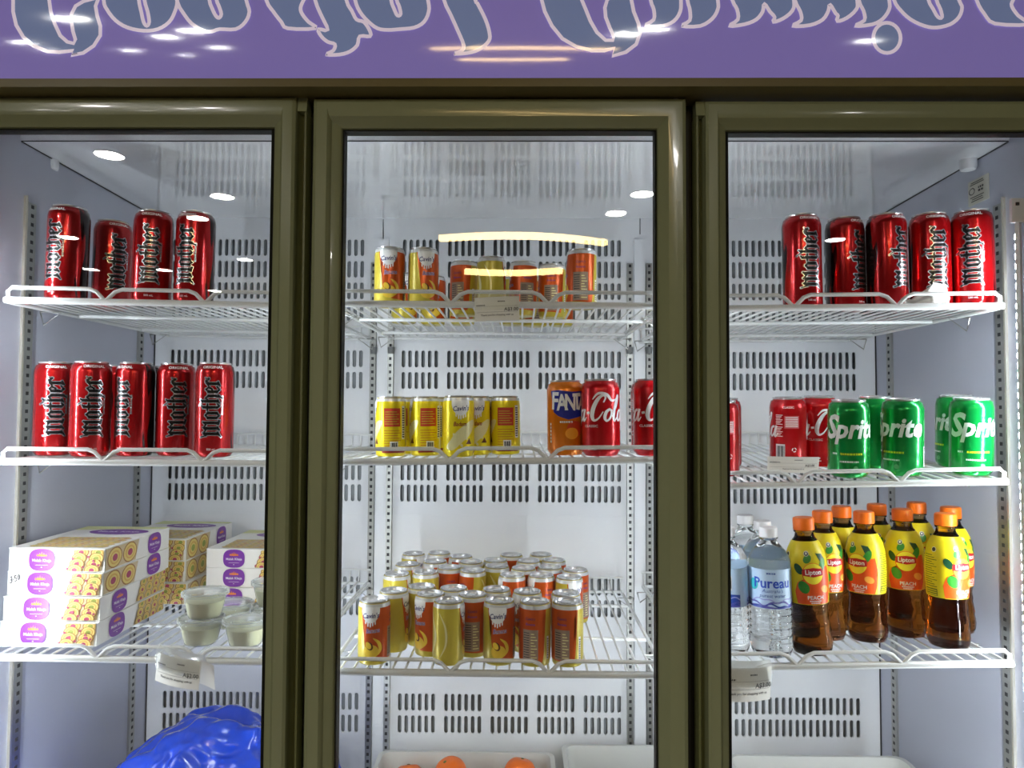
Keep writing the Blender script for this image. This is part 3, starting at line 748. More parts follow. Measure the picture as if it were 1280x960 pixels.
# --- cola, lemonade, orange soda: 375 ml cans
def script(pr, word, s, sx, u0, v0, m, lv=2):
    G = {
     'C': (.78, [([(.66, .72), (.74, .90), (.60, 1.0), (.36, .88), (.16, .55), (.12, .22), (.28, .02), (.52, .10), (.72, .36)], [.05, .07, .08, .13, .17, .17, .10, .06, .04])]),
     'o': (.50, [([(.30, .46), (.12, .34), (.08, .12), (.22, .0), (.40, .12), (.44, .34), (.30, .46), (.50, .40)], [.08, .12, .12, .08, .08, .09, .06, .03])]),
     'c': (.46, [([(.42, .34), (.32, .46), (.12, .32), (.08, .10), (.22, .0), (.46, .16)], [.09, .09, .12, .12, .08, .04])]),
     'a': (.62, [([(.34, .44), (.14, .36), (.08, .12), (.20, .0), (.36, .14), (.46, .44)], [.08, .11, .12, .08, .07, .06]), ([(.48, .46), (.42, .14), (.50, .0), (.66, .14)], [.11, .12, .09, .04])]),
     'l': (.36, [([(.02, .16), (.26, .60), (.34, .94), (.24, .98), (.14, .62), (.12, .16), (.22, .0), (.40, .16)], [.04, .05, .07, .08, .11, .12, .09, .04])]),
     '-': (.28, [([(.04, .30), (.22, .32)], [.09, .09])]),
    }
    x = u0
    for ch in word:
        wd, strokes = G[ch]
        for pts, ws in strokes:
            z = crom([(a + 0.22 * b, b, w_) for (a, b), w_ in zip(pts, ws)], 5)
            pr.ribbon([(x + a * sx, v0 + b * s) for a, b, _ in z], [w_ * s for _, _, w_ in z], m, lv)
        x += wd * sx
    return x
def recycle(pr, u, v, s, m):
    for k in range(3):
        a = k * 2 * math.pi / 3
        pr.ribbon([(u + s * math.cos(a + t), v + s * math.sin(a + t)) for t in (0, .5, 1.0, 1.5)], s * 0.45, m, 1)
M_COKE = mat('cola_red', C(190, 10, 20), 0.25, metal=0.35, coat=0.3)
def build_coke():
    r, h, nk = 0.033, 0.131, 0.0062
    me, lid, tab, rf, body = can_meshes(r, h, nk, M_COKE)
    pr = Print()
    end = script(pr, 'Coca-Cola', 0.043, 0.0305, -0.067, 0.060, M_WHITE)
    pr.ribbon(crom([(0.020, 0.096), (0.030, 0.106), (0.044, 0.104), (0.054, 0.094), (0.066, 0.098)], 6), [0.001 + 0.0042 * math.sin(math.pi * k / 24) for k in range(25)], M_WHITE, 2)
    pr.ribbon(crom([(-0.066, 0.068), (-0.058, 0.054), (-0.040, 0.058), (-0.022, 0.052), (-0.010, 0.060)], 6), [0.001 + 0.0036 * math.sin(math.pi * k / 24) for k in range(25)], M_WHITE, 2)
    pr.text('CLASSIC', 0.0056, 0.016, 0.051, M_WHITE, 1, bold=0.01, sx=1.25)
    pr.fine(0.015, 0.018, 0.017, M_WHITE, 0.003); pr.fine(0.016, 0.018, 0.012, M_WHITE)
    pr.poly(ellipse(0.040, 0.016, 0.004, 0.004, 16), mat('print_pale_red', C(206, 90, 96), 0.35), 1)
    # back panel
    for b_, (u, v, n_, wd) in enumerate(((0.080, 0.100, 7, 0.013), (0.080, 0.078, 7, 0.013))):
        for k in range(n_): pr.poly(rect(u, u + wd - 0.002 * (k % 3), v - k * 0.0028 - 0.0012, v - k * 0.0028), M_WHITE, 1)
    pr.poly(rect(0.096, 0.122, 0.075, 0.098), mat('print_pale_red', C(206, 90, 96)), 1)
    for k in range(6): pr.poly(rect(0.098, 0.120, 0.078 + k * 0.0033, 0.0795 + k * 0.0033), M_WHITE, 2)
    pr.poly(rect(0.080, 0.097, 0.016, 0.046), M_WHITE, 1)
    for k in range(8): pr.poly(rect(0.0815 + k * 0.0019, 0.0822 + k * 0.0019 + 0.0004 * (k % 3), 0.018, 0.043), M_BLACK, 2)
    recycle(pr, 0.113, 0.036, 0.0035, M_WHITE)
    pr.text('CLASSIC', 0.0055, 0.103, 0.1135, M_WHITE, 1, bold=0.01)
    pm = pr.build('lettering', cyl_map(rf, r), 0.004, cuts(body, h))
    KIND['coke'] = [('body', me, [('lettering', pm)], {}), ('lid', lid, [('pull_tab', tab)], {})]
build_coke()
M_SPRITE = mat('lemonade_green', C(8, 148, 62), 0.22, metal=0.5, coat=0.3)
M_LIME = mat('print_lime', C(206, 220, 30), 0.35)
def build_sprite():
    r, h, nk = 0.033, 0.131, 0.0062
    me, lid, tab, rf, body = can_meshes(r, h, nk, M_SPRITE)
    pr = Print()
    pr.text('S', 0.056, -0.030, 0.084, mat('lemonade_lettering', C(226, 232, 228), 0.3), 2, bold=0.030, shear=0.22, sx=0.86)
    pr.text('prite', 0.045, 0.0165, 0.0820, mat('lemonade_lettering', C(226, 232, 228), 0.3), 2, bold=0.032, shear=0.24, sx=0.86)
    pr.fine(0.008, -0.022, 0.041, M_WHITE, 0.003)
    pr.fine(0.036, 0.006, 0.041, M_LIME, 0.0032)
    pr.fine(0.030, 0.002, 0.028, M_WHITE, 0.0026)
    pr.poly(ellipse(0.012, 0.017, 0.004, 0.004, 16), mat('print_pale_green', C(90, 170, 110), 0.35), 1)
    for k in range(10): pr.poly(rect(0.062, 0.082 - 0.003 * (k % 3), 0.060 + k * 0.0036, 0.0615 + k * 0.0036), mat('print_pale_green', C(90, 170, 110)), 1)
    pr.poly(rect(0.062, 0.074, 0.016, 0.050), M_WHITE, 1)
    for k in range(9): pr.poly(rect(0.0632, 0.0728, 0.018 + k * 0.0034, 0.0193 + k * 0.0034 + 0.0005 * (k % 3)), M_BLACK, 2)
    pm = pr.build('lettering', cyl_map(rf, r), 0.004, cuts(body, h))
    KIND['sprite'] = [('body', me, [('lettering', pm)], {}), ('lid', lid, [('pull_tab', tab)], {})]
build_sprite()
def build_fanta():
    r, h, nk = 0.033, 0.131, 0.0062
    me, lid, tab, rf, body = can_meshes(r, h, nk, mat('orange_soda_paint', C(226, 122, 6), 0.25, metal=0.35, coat=0.3))
    pr = Print(); blue = mat('print_blue', C(20, 30, 140), 0.35); rd = mat('print_red_fruit', C(206, 60, 18), 0.35)
    pr.poly([(-0.029, 0.112), (-0.012, 0.113), (0.010, 0.110), (0.038, 0.112), (0.036, 0.086), (0.030, 0.068), (0.004, 0.062), (-0.014, 0.068), (-0.023, 0.075)], blue, 1)
    for ch, u, v, rr, sz in (('F', -0.0205, 0.093, -0.05, 0.041), ('A', -0.0070, 0.0905, 0.03, 0.038), ('N', 0.0075, 0.0905, -0.03, 0.038), ('T', 0.0205, 0.092, 0.04, 0.038), ('A', 0.0320, 0.0905, -0.02, 0.036)):
        pr.text(ch, sz, u, v, M_WHITE, 2, rot=rr, bold=0.03, sx=0.72)
    pr.fine(0.022, 0.0, 0.058, M_WHITE, 0.003)
    pr.poly(ellipse(0.016, 0.046, 0.015, 0.014, 24), rd, 1); pr.poly(ellipse(0.010, 0.038, 0.012, 0.010, 24), mat('print_orange_light', C(245, 160, 40), 0.35), 2)
    for k in range(6): pr.poly(rect(-0.032, -0.029, 0.022 + k * 0.006, 0.026 + k * 0.006), M_WHITE, 1)
    pm = pr.build('lettering', cyl_map(rf, r), 0.004, cuts(body, h))
    KIND['fanta'] = [('body', me, [('lettering', pm)], {}), ('lid', lid, [('pull_tab', tab)], {})]
build_fanta()

# --- small milkshake cans, two flavours
CR, CH = 0.0270, 0.105
M_YEL = mat('milk_can_yellow', C(198, 180, 62), 0.28, metal=0.15, coat=0.3)
M_ORA = mat('milk_can_orange', C(200, 82, 20), 0.28, metal=0.3)
M_CREAM = mat('milk_can_cream', C(232, 226, 170), 0.3, metal=0.2)
M_NECK = mat('can_neck_white', C(216, 218, 220), 0.28, metal=0.4)
M_PANEL = mat('print_grey_panel', C(150, 128, 112), 0.35)
M_VIOLET = mat('print_violet', C(96, 60, 150), 0.35)
def cav_logo(pr, u0, ht, m):
    pr.poly([(u0 - 0.0160, ht + 0.003), (u0 + 0.0160, ht + 0.003)] + [(u0 + 0.0160 * math.cos(a), ht - 0.0235 * math.sin(a)) for a in (math.pi * k / 16 for k in range(1, 16))], m, 3)
    for k, dl in enumerate((0.006, 0.010, 0.011, 0.009, 0.007)):
        x = u0 - 0.008 + k * 0.004
        pr.poly([(x - 0.0011, ht - 0.018), (x + 0.0011, ht - 0.018), (x + 0.0011, ht - 0.018 - dl), (x, ht - 0.0195 - dl), (x - 0.0011, ht - 0.018 - dl)], m, 3)
    pr.text("Cavin's", 0.0116, u0, ht - 0.0115, M_NAVY, 4, bold=0.018, shear=0.2, rot=0.05, sx=0.86)
def build_cavin():
    me, lid, tab, rf, body = can_meshes(CR, CH, 0.0036, M_YEL)
    pr = Print(); top = CH - 0.0105; cir = 2 * math.pi * CR
    a = lambda d: math.radians(d) * CR
    # orange field
    left = crom([(a(-38), 0.095), (a(-26), 0.080), (a(-14), 0.060), (a(-22), 0.040), (a(-10), 0.024), (a(14), 0.012)], 5)
    right = crom([(a(140), 0.008), (a(146), 0.030), (a(128), 0.055), (a(140), 0.080), (a(155), 0.095)], 5)
    pr.poly(left + right, M_ORA, 1)
    pr.poly(rect(a(-200), a(160), 0.0950, 0.1012), M_NECK, 1)
    cav_logo(pr, a(0), 0.094, M_WHITE)
    pr.text('Banana', 0.0105, a(8), 0.058, M_WHITE, 3, bold=0.035, shear=0.25, rot=0.08, sx=0.78)
    pr.text('Banana', 0.0105, a(8), 0.058, M_VIOLET, 4, bold=0.006, shear=0.25, rot=0.08, sx=0.78)
    # bowl of fruit
    ban = mat('print_banana', C(232, 196, 60), 0.35); br = mat('print_brown', C(96, 50, 20), 0.35)
    pr.poly(ellipse(a(4), 0.024, 0.0125, 0.011, 20), ban, 2)
    pr.poly(ellipse(a(-2), 0.033, 0.0055, 0.0075, 16, 0.5), br, 3); pr.poly(ellipse(a(-6), 0.034, 0.0042, 0.0065, 16, 0.6), ban, 4)
    pr.ribbon(crom([(a(10), 0.046), (a(30), 0.038), (a(36), 0.026), (a(20), 0.016)], 5), [0.001 + 0.005 * math.sin(math.pi * k / 15) for k in range(16)], ban, 2)
    # nutrition panel
    pr.poly(rect(a(66), a(124), 0.012, 0.062), M_PANEL, 2)
    for k in range(11): pr.poly(rect(a(70), a(92), 0.016 + k * 0.0040, 0.0174 + k * 0.0040), M_INK, 3)
    for k in range(9): pr.poly(rect(a(98), a(120 - 5 * (k % 3)), 0.016 + k * 0.0048, 0.0176 + k * 0.0048), M_CREAM, 3)
    pr.text("Cavin's", 0.0068, a(95), 0.080, M_NAVY, 3, bold=0.01, shear=0.2, sx=0.86); pr.text('Banana', 0.0058, a(95), 0.071, M_VIOLET, 3, bold=0.01, shear=0.2)
    # cream swoosh on the yellow back
    pr.ribbon(crom([(a(190), 0.090), (a(214), 0.070), (a(226), 0.048), (a(214), 0.026), (a(186), 0.010)], 6), [0.001 + 0.0055 * math.sin(math.pi * k / 24) for k in range(25)], M_CREAM, 1)
    pr.ribbon(crom([(a(246), 0.088), (a(270), 0.064), (a(272), 0.036), (a(250), 0.014)], 6), [0.0006 + 0.003 * math.sin(math.pi * k / 18) for k in range(19)], M_CREAM, 1)
    pr.poly(rect(a(160), a(170), 0.012, 0.050), M_WHITE, 1)
    for k in range(9): pr.poly(rect(a(161.5), a(168.5), 0.014 + k * 0.0038, 0.0158 + k * 0.0038), M_BLACK, 2)
    pm = pr.build('lettering', cyl_map(rf, CR), 0.0035, cuts(body, CH), 0.00014)
    KIND['cavin'] = [('body', me, [('lettering', pm)], {}), ('lid', lid, [('pull_tab', tab)], {})]
build_cavin()
def build_badam():
    me, lid, tab, rf, body = can_meshes(CR, CH, 0.0036, mat('almond_can_yellow', C(238, 216, 20), 0.28, metal=0.3, coat=0.3))
    pr = Print(); a = lambda d: math.radians(d) * CR
    rd = mat('print_red_panel', C(190, 50, 40), 0.35); br = mat('print_brown', C(96, 50, 20)); dr = mat('print_dark_red', C(130, 30, 22), 0.35)
    pr.poly(rect(a(-180), a(180), 0.0962, 0.1012), M_NECK, 1)
    cav_logo(pr, a(0), 0.094, M_WHITE)
    pr.poly(crom([(a(-60), 0.016), (a(-38), 0.030), (a(-10), 0.046), (a(40), 0.062), (a(62), 0.060), (a(40), 0.040), (a(6), 0.026), (a(-30), 0.012)], 4, True), M_CREAM, 1)
    pr.text('Badam', 0.0105, a(-4), 0.056, dr, 3, bold=0.02, shear=0.2, sx=0.8)
    for k in range(7): pr.poly(ellipse(a(-34 + 9 * k), 0.020 + 0.006 * ((k * 3) % 4), 0.0022, 0.0032, 10, 0.6), M_CREAM, 2)
    pr.poly([(a(18), 0.022), (a(42), 0.022), (a(32), 0.032)], br, 2)
    pr.poly(rect(a(70), a(132), 0.052, 0.084), rd, 1)
    for k in range(6): pr.poly(rect(a(74), a(126 - 8 * (k % 2)), 0.056 + k * 0.0042, 0.0574 + k * 0.0042), M_YEL, 2)
    for k in range(8): pr.poly(rect(a(70), a(134 - 6 * (k % 3)), 0.014 + k * 0.0044, 0.0148 + k * 0.0044), rd, 2)
    pr.poly(rect(a(92), a(122), 0.013, 0.026), M_WHITE, 3); 
    for k in range(7): pr.poly(rect(a(95 + 3.6 * k), a(96.8 + 3.6 * k + (k % 2)), 0.0145, 0.0240), M_BLACK, 4)
    pr.poly(rect(a(140), a(156), 0.030, 0.088), M_WHITE, 1)
    for k in range(13): pr.poly(rect(a(142), a(154), 0.033 + k * 0.0041, 0.035 + k * 0.0041), M_BLACK, 2)
    pr.poly(rect(a(60), a(160), 0.006, 0.010), dr, 1)
    pm = pr.build('lettering', cyl_map(rf, CR), 0.0035, cuts(body, CH), 0.00014)
    KIND['badam'] = [('body', me, [('lettering', pm)], {}), ('lid', lid, [('pull_tab', tab)], {})]
build_badam()

# --- water bottle
def bottle_cap(r, z0, z1, m, name='cap'):
    mb = MB(); n = 40; vs = []; fs = []
    prof = [(r * 0.99, z0), (r, z0 + 0.002), (r, z1 - 0.004), (r * 0.97, z1 - 0.001), (r * 0.88, z1), (0.0001, z1)]
    for i, (rr, z) in enumerate(prof):
        for k in range(n):
            q = rr * (1 + (0.018 if (k % 2 and 0 < i < 3) else 0)); an = 2 * math.pi * k / n
            vs.append((q * math.sin(an), -q * math.cos(an), z))
    for i in range(len(prof) - 1):
        for k in range(n): fs.append((i * n + k, i * n + (k + 1) % n, (i + 1) * n + (k + 1) % n, (i + 1) * n + k))
    mb.add(vs, fs); return mb.mesh(name, m, True, 30)
M_PET = mat('clear_pet_water', (0.97, 0.985, 0.99, 1), 0.02, trans=1.0, ior=1.30)
def build_water():
    R = 0.0345
    prof = [(0.012, 0.004), (0.026, 0.0), (0.031, 0.002), (R - 0.001, 0.010), (R, 0.020)]
    z = 0.022
    while z < 0.076:
        prof += [(R, z), (R - 0.0016, z + 0.004), (R, z + 0.008)]; z += 0.0115
    prof += [(R, 0.080), (R - 0.0006, 0.082), (R - 0.0006, 0.148), (R, 0.150), (R + 0.0002, 0.160), (R - 0.003, 0.170), (R - 0.009, 0.182), (R - 0.017, 0.193), (0.0135, 0.199), (0.0128, 0.204), (0.0155, 0.2045), (0.0155, 0.2065), (0.0125, 0.207), (0.0125, 0.212)]
    prof = [(r_, z_ if z_ < 0.15 else 0.15 + (z_ - 0.15) * 0.83) for r_, z_ in prof]
    body = MB().lathe(prof, 48).mesh('body', M_PET, True, 60)
    cap = bottle_cap(0.0150, 0.1975, 0.2140, mat('cap_white', C(235, 236, 240), 0.4))
    pal = mat('water_label_blue', C(190, 216, 244), 0.35)
    lab = MB().lathe([(R + 0.0001, 0.083), (R + 0.0003, 0.084), (R + 0.0003, 0.147), (R + 0.0001, 0.148)], 48, cap0=False, cap1=False).mesh('label', pal, True, 60)
    pr = Print(); blue = mat('water_print_blue', C(36, 78, 196), 0.35); vio = mat('water_print_violet', C(96, 92, 178), 0.35); teal = mat('water_print_teal', C(60, 190, 200), 0.35); deep = mat('water_print_deep', C(34, 70, 160), 0.35)
    pr.text('Pureau', 0.0235, 0.002, 0.125, blue, 2, bold=0.02, sx=0.95)
    pr.fine(0.014, 0.0, 0.1415, deep, 0.0026, 2)
    pr.text("Australia's", 0.0082, 0.002, 0.1125, deep, 2, shear=0.25); pr.text('purest water', 0.0082, 0.002, 0.1045, deep, 2, shear=0.2, bold=0.006)
    for k, (m_, yb, am) in enumerate(((vio, 0.092, 0.003), (deep, 0.088, 0.0022), (mat('water_print_lilac', C(160, 166, 222), 0.35), 0.097, 0.0028))):
        ptsw = [(-0.10 + 0.2 * t / 60, yb + am * math.sin(t * 0.42 + k * 1.7) + 0.0016 * math.sin(t * 0.9)) for t in range(61)]
        pr.ribbon(ptsw, 0.0028 - 0.0004 * k, m_, 2)
    pr.poly([(-0.1, 0.0838)] + [(-0.10 + 0.2 * t / 60, 0.0875 + 0.002 * math.sin(t * 0.33)) for t in range(61)] + [(0.1, 0.0838)], vio, 1)
    pr.poly(ellipse(-0.030, 0.122, 0.0085, 0.0095, 20), teal, 2)
    # rear of the label: barcode and blue scene
    pr.poly(rect(0.062, 0.086, 0.112, 0.136), M_WHITE, 1)
    for k in range(11): pr.poly(rect(0.0635 + k * 0.002, 0.0645 + k * 0.002 + 0.0004 * (k % 3), 0.115, 0.134), M_BLACK, 2)
    pr.poly([(0.055, 0.098), (0.075, 0.106), (0.100, 0.104), (0.100, 0.086), (0.055, 0.086)], deep, 1)
    pm = pr.build('label_print', cyl_map(lambda v: R + 0.0003, R), 0.004, None)
    KIND['water'] = [('body', body, [], {}), ('cap', cap, [], {}), ('label', lab, [('label_print', pm)], {})]
build_water()
# --- iced tea bottle
M_TEA = mat('iced_tea', C(226, 140, 40), 0.03, trans=1.0, ior=1.30)
def build_tea():
    nt = M_TEA.node_tree
    va = nt.nodes.new('ShaderNodeVolumeAbsorption'); va.inputs['Color'].default_value = (0.74, 0.50, 0.02, 1); va.inputs['Density'].default_value = 85
    nt.links.new(va.outputs[0], nt.nodes['Material Output'].inputs['Volume'])
    nt.nodes['Principled BSDF'].inputs['Base Color'].default_value = (0.98, 0.95, 0.9, 1)
    R = 0.0335
    prof = [(0.012, 0.004), (0.024, 0.0), (0.030, 0.002), (R - 0.001, 0.009), (R, 0.018), (R - 0.001, 0.030), (R - 0.0022, 0.034), (R - 0.0012, 0.040), (R - 0.003, 0.054), (R - 0.004, 0.058), (R - 0.0032, 0.064), (R - 0.0045, 0.074), (R - 0.0038, 0.080),
            (R - 0.0022, 0.086), (R - 0.001, 0.100), (R, 0.120), (R, 0.140), (R - 0.0012, 0.158), (R - 0.0045, 0.174), (R - 0.0110, 0.187), (0.0165, 0.195), (0.0145, 0.203), (0.0170, 0.2040), (0.0170, 0.2065), (0.0140, 0.207), (0.0140, 0.211)]
    body = MB().lathe(prof, 48).mesh('body', M_TEA, True, 60)
    cap = bottle_cap(0.0172, 0.2072, 0.2280, mat('cap_orange', C(236, 110, 14), 0.4))
    rf0 = prof_r(prof)
    yl = mat('tea_label_yellow', C(218, 196, 22), 0.35)
    zz = [0.0865, 0.093, 0.100, 0.110, 0.120, 0.130, 0.140, 0.150, 0.158, 0.166, 0.174, 0.180, 0.186, 0.190]
    lab = MB().lathe([(rf0(z) + 0.0003, z) for z in zz], 48, cap0=False, cap1=False).mesh('label', yl, True, 60)
    pr = Print(); a = lambda d: math.radians(d) * R
    orr = mat('tea_print_peach', C(228, 84, 24), 0.35); rd = mat('tea_print_red', C(186, 24, 36), 0.35); gr = mat('tea_print_green', C(50, 136, 44), 0.35); dg = mat('tea_print_dark_green', C(18, 70, 44), 0.35); hi = mat('tea_print_lemon', C(244, 228, 60), 0.35); pe = mat('tea_print_peach_light', C(246, 170, 70), 0.35)
    pr.poly([(a(-50), 0.0875), (a(50), 0.0875), (a(56), 0.100), (a(48), 0.116), (a(58), 0.130), (a(52), 0.150), (a(36), 0.148), (a(18), 0.122), (a(-18), 0.118), (a(-44), 0.124), (a(-54), 0.108)], orr, 1)
    pr.poly(ellipse(a(-28), 0.116, 0.0085, 0.011, 18, 0.5), gr, 2); pr.poly(ellipse(a(-40), 0.146, 0.006, 0.010, 16, 0.6), dg, 2); pr.poly(ellipse(a(34), 0.112, 0.0085, 0.006, 16, -0.4), pe, 2)
    pr.poly(ellipse(a(-14), 0.163, 0.006, 0.008, 16, -0.7), gr, 2); pr.poly(ellipse(a(30), 0.152, 0.006, 0.012, 16, -0.5), gr, 2)
    pr.poly([(a(12), 0.172), (a(34), 0.170), (a(44), 0.160), (a(24), 0.158)], dg, 2)
    pr.poly(ellipse(0, 0.138, 0.0178, 0.0185, 32), orr, 2); pr.poly(ellipse(0, 0.1385, 0.0165, 0.0172, 32), hi, 3)
    pr.poly([(-0.0165, 0.146), (0, 0.1485), (0.0165, 0.146), (0.0165, 0.1355), (0, 0.133), (-0.0165, 0.1355)], rd, 4)
    pr.text('Lipton', 0.0110, 0, 0.1408, M_WHITE, 5, bold=0.022, sx=0.92)
    pr.text('PEACH', 0.0088, 0.002, 0.0985, M_WHITE, 3, bold=0.02); pr.fine(0.020, 0.002, 0.0930, M_WHITE, 0.0020, 3); pr.fine(0.016, 0.002, 0.0897, M_WHITE, 0.0020, 3)
    pr.poly(ellipse(a(-16), 0.1715, 0.0044, 0.0044, 18), M_WHITE, 3); pr.poly(ellipse(a(-16), 0.1715, 0.0036, 0.0036, 18), M_INK, 4); pr.poly(ellipse(a(-16), 0.172, 0.0016, 0.002, 12), M_WHITE, 5)
    pr.poly(ellipse(a(-80), 0.168, 0.0044, 0.0044, 18), M_WHITE, 3); pr.poly(ellipse(a(-80), 0.168, 0.0036, 0.0036, 18), M_INK, 4)
    ink = mat('tea_small_print', C(92, 104, 20), 0.4)
    for c_ in (-1, 1):
        for k in range(15): pr.poly(rect(a(c_ * 90 - 22), a(c_ * 90 + 20 - 7 * (k % 3)), 0.104 + k * 0.0038, 0.1054 + k * 0.0038), ink, 2)
        pr.poly(rect(a(c_ * 90 - 22), a(c_ * 90 + 20), 0.089, 0.101), ink, 2)
        for k in range(3): pr.poly(rect(a(c_ * 90 - 20), a(c_ * 90 + 18), 0.0900 + k * 0.0036, 0.0918 + k * 0.0036), yl, 3)
    pr.poly([(a(150), 0.0875), (a(210), 0.0875), (a(210), 0.13), (a(150), 0.13)], orr, 1)
    pm = pr.build('label_print', cyl_map(lambda v: rf0(v) + 0.0003, R), 0.004, zz)
    KIND['tea'] = [('body', body, [], {}), ('cap', cap, [], {}), ('label', lab, [('label_print', pm)], {})]
build_tea()

# ------------------------------------------------------------------ placing
def XY(px, py, Y): p = P(px, py, Y); return p.x, Y
def relax(items, rmin, it=60, ymin=None):
    """items: list of [x, y]; push apart until no two stand inside each other"""
    for _ in range(it):
        for i in range(len(items)):
            for j in range(i):
                dx = items[i][0] - items[j][0]; dy = items[i][1] - items[j][1]; d = math.hypot(dx, dy)
                if d < rmin:
                    if d < 1e-6: dx, dy, d = 0, 1, 1
                    q = (rmin - d) / 2 / d
                    items[i][0] += dx * q * 0.6; items[j][0] -= dx * q * 0.6; items[i][1] += dy * q * 1.4; items[j][1] -= dy * q * 1.4
        if ymin:
            for a_ in items: a_[1] = max(a_[1], ymin)
    return items
ORD = ['leftmost', 'second from left', 'third from left', 'fourth from left', 'fifth from left', 'sixth from left', 'seventh from left']
def deg(px_text, px_c, half): return math.degrees(math.asin(max(-0.98, min(0.98, (px_text - px_c) / half))))
# tall red cans
mo = {
 'L1': [(84, 315, 1.240, -44, 'leftmost, its lettering turned to the left'), (139.5, 316, 1.335, 18, 'second from left, standing a little further back'), (190, 316, 1.262, -8, 'third from left with two bright glints'), (243, 316, 1.262, -30, 'rightmost of the four on its shelf')],
 'L2': [(68, 508, 1.285, 2, 'leftmost of its row'), (113, 508, 1.262, 8, 'second from left, partly covering the first'), (169, 508, 1.285, -42, 'in the middle of the row, lettering turned left'), (220, 508, 1.300, 6, 'fourth from left'), (268.5, 508, 1.275, -9, 'rightmost of the row of five'),
        (146, 508, 1.375, 70, 'hidden behind the second and middle cans'), (186, 508, 1.385, 150, 'dark side out, behind the middle and fourth cans')],
 'R1': [(1003, 322, 1.262, 28, 'leftmost of the five'), (1057, 322, 1.285, 52, 'second from left with its lettering in shadow'), (1109, 320, 1.262, 50, 'in the middle, lettering at its right edge'), (1163, 318, 1.262, 24, 'fourth from left behind the crumpled paper'), (1216.5, 318, 1.245, -2, 'rightmost, nearest the bright light bar'),
        (1097, 320, 1.355, 150, 'dark back side out, behind the middle can')],
}
where = {'L1': 'left top shelf', 'L2': 'left middle shelf', 'R1': 'right top shelf'}
for key, lst in mo.items():
    pts = relax([list(XY(px, py, Y)) for px, py, Y, *_ in lst], 0.0665, ymin=1.232)
    for (x, y), (_, _, _, rot, tx) in zip(pts, lst):
        new_item('mother', 'energy_drink_can', x, y, key, rot - math.degrees(math.atan2(x, y)), f'tall red can on {where[key]}, {tx}', 'can', 'tall red energy drink cans')
# upper middle shelf
m1 = [(487, 340, 1.262, -6, 'left of the two at the front'), (529, 340, 1.268, 12, 'right of the two at the front'), (580, 345, 1.375, -125, 'under the left end of the lower lamp reflection'), (614, 345, 1.335, 85, 'behind the price tag, yellow side out'), (654, 345, 1.375, -78, 'right of the price tag'), (690, 345, 1.400, -100, 'between two others, all orange'), (726.5, 340, 1.268, -98, 'rightmost, standing at the front'),
      (505, 395, 1.50, 30, 'in the back left, seen through the wires'), (541, 395, 1.53, -5, 'in the back behind the front pair, logo out'), (578, 395, 1.52, -90, 'in the back row near the middle'), (640, 395, 1.52, 100, 'in the back row behind the price tag'), (668, 395, 1.54, -70, 'in the back row right of the price tag'), (701, 395, 1.53, 5, 'at the right end of the back row')]
pts = relax([list(XY(px, py, Y)) for px, py, Y, *_ in m1], 2 * CR + 0.0008, ymin=1.225)
for (x, y), (_, _, _, rot, tx) in zip(pts, m1):
    new_item('cavin', 'milkshake_can', x, y, 'M1', rot - math.degrees(math.atan2(x, y)), f'small orange can, middle top shelf, {tx}', 'can', 'small orange and yellow milkshake cans')
# middle shelf: almond cans
m2 = [(489, 530, 1.262, -95, 'leftmost, red panel out'), (532, 530, 1.275, -88, 'second from left, red panel out'), (574, 530, 1.235, 8, 'front one with its white logo half covered'), (596, 530, 1.285, 4, 'white logo facing out in the middle'), (616, 530, 1.345, -140, 'barcode side out behind the logo can'), (631, 530, 1.295, -100, 'rightmost of the yellow ones'), (506, 530, 1.33, -120, 'behind the leftmost one'), (548, 530, 1.345, -140, 'behind the second one')]
pts = relax([list(XY(px, py, Y)) for px, py, Y, *_ in m2], 2 * CR + 0.0008, ymin=1.225)
for (x, y), (_, _, _, rot, tx) in zip(pts, m2):
    new_item('badam', 'milkshake_can', x, y, 'M2', rot - math.degrees(math.atan2(x, y)), f'small bright yellow can on middle shelf, {tx}', 'can', 'small yellow milkshake cans')
m2c = [('fanta', 'soda_can', 709, 1.262, 2, 'orange soda can with blue logo on middle shelf'), ('coke', 'cola_can', 750, 1.232, -58, 'red cola can in front of the orange can on middle shelf'), ('coke', 'cola_can', 816, 1.232, -46, 'red cola can half hidden by the right door frame, middle shelf'),
       ('coke', 'cola_can', 812, 1.31, 100, 'red cola can behind the one at the right door frame, middle shelf')]
pts = relax([list(XY(px, 520, Y)) for _, _, px, Y, *_ in m2c], 0.0668, ymin=1.232)
for (x, y), (kd, nm, _, _, rot, tx) in zip(pts, m2c):
    new_item(kd, nm, x, y, 'M2', rot - math.degrees(math.atan2(x, y)), tx, 'can', 'large soda cans')
# lower middle shelf: the crowd of small cans, placed by the centres of their tops
tops = [(467.5, 749, -14), (492, 737, 70), (527.5, 732, 40), (538, 740.6, -52), (562, 751, 78), (567, 734, -60), (590, 742, -95), (619, 736, 120), (624, 749, -6), (659, 738, -60), (670, 754, -112), (707.5, 742, -30), (709, 754, -116), (710.5, 720, 30), (719, 711, -50), (677.5, 718, -62), (640, 717.5, -75), (591, 712, -150), (562, 708, -90), (532, 714, 110), (496, 716, 82), (509.5, 704, 55), (544, 700.5, -40), (517, 691, 48), (549, 690, -60), (576, 694.5, -80), (588.6, 701, 130), (621, 706.5, 140), (619, 699, 20), (655, 709, -90), (639, 692.6, -70), (660.6, 700, -50), (676, 692, 60), (687, 708, -85), (692, 699, -66)]
zt3 = on_shelf('M3', 0, 1.4) + CH
pts = [[PZ(px, py, on_shelf('M3', PZ(px, py, zt3).x, 1.3) + CH).x, PZ(px, py, on_shelf('M3', PZ(px, py, zt3).x, 1.3) + CH).y] for px, py, _ in tops]
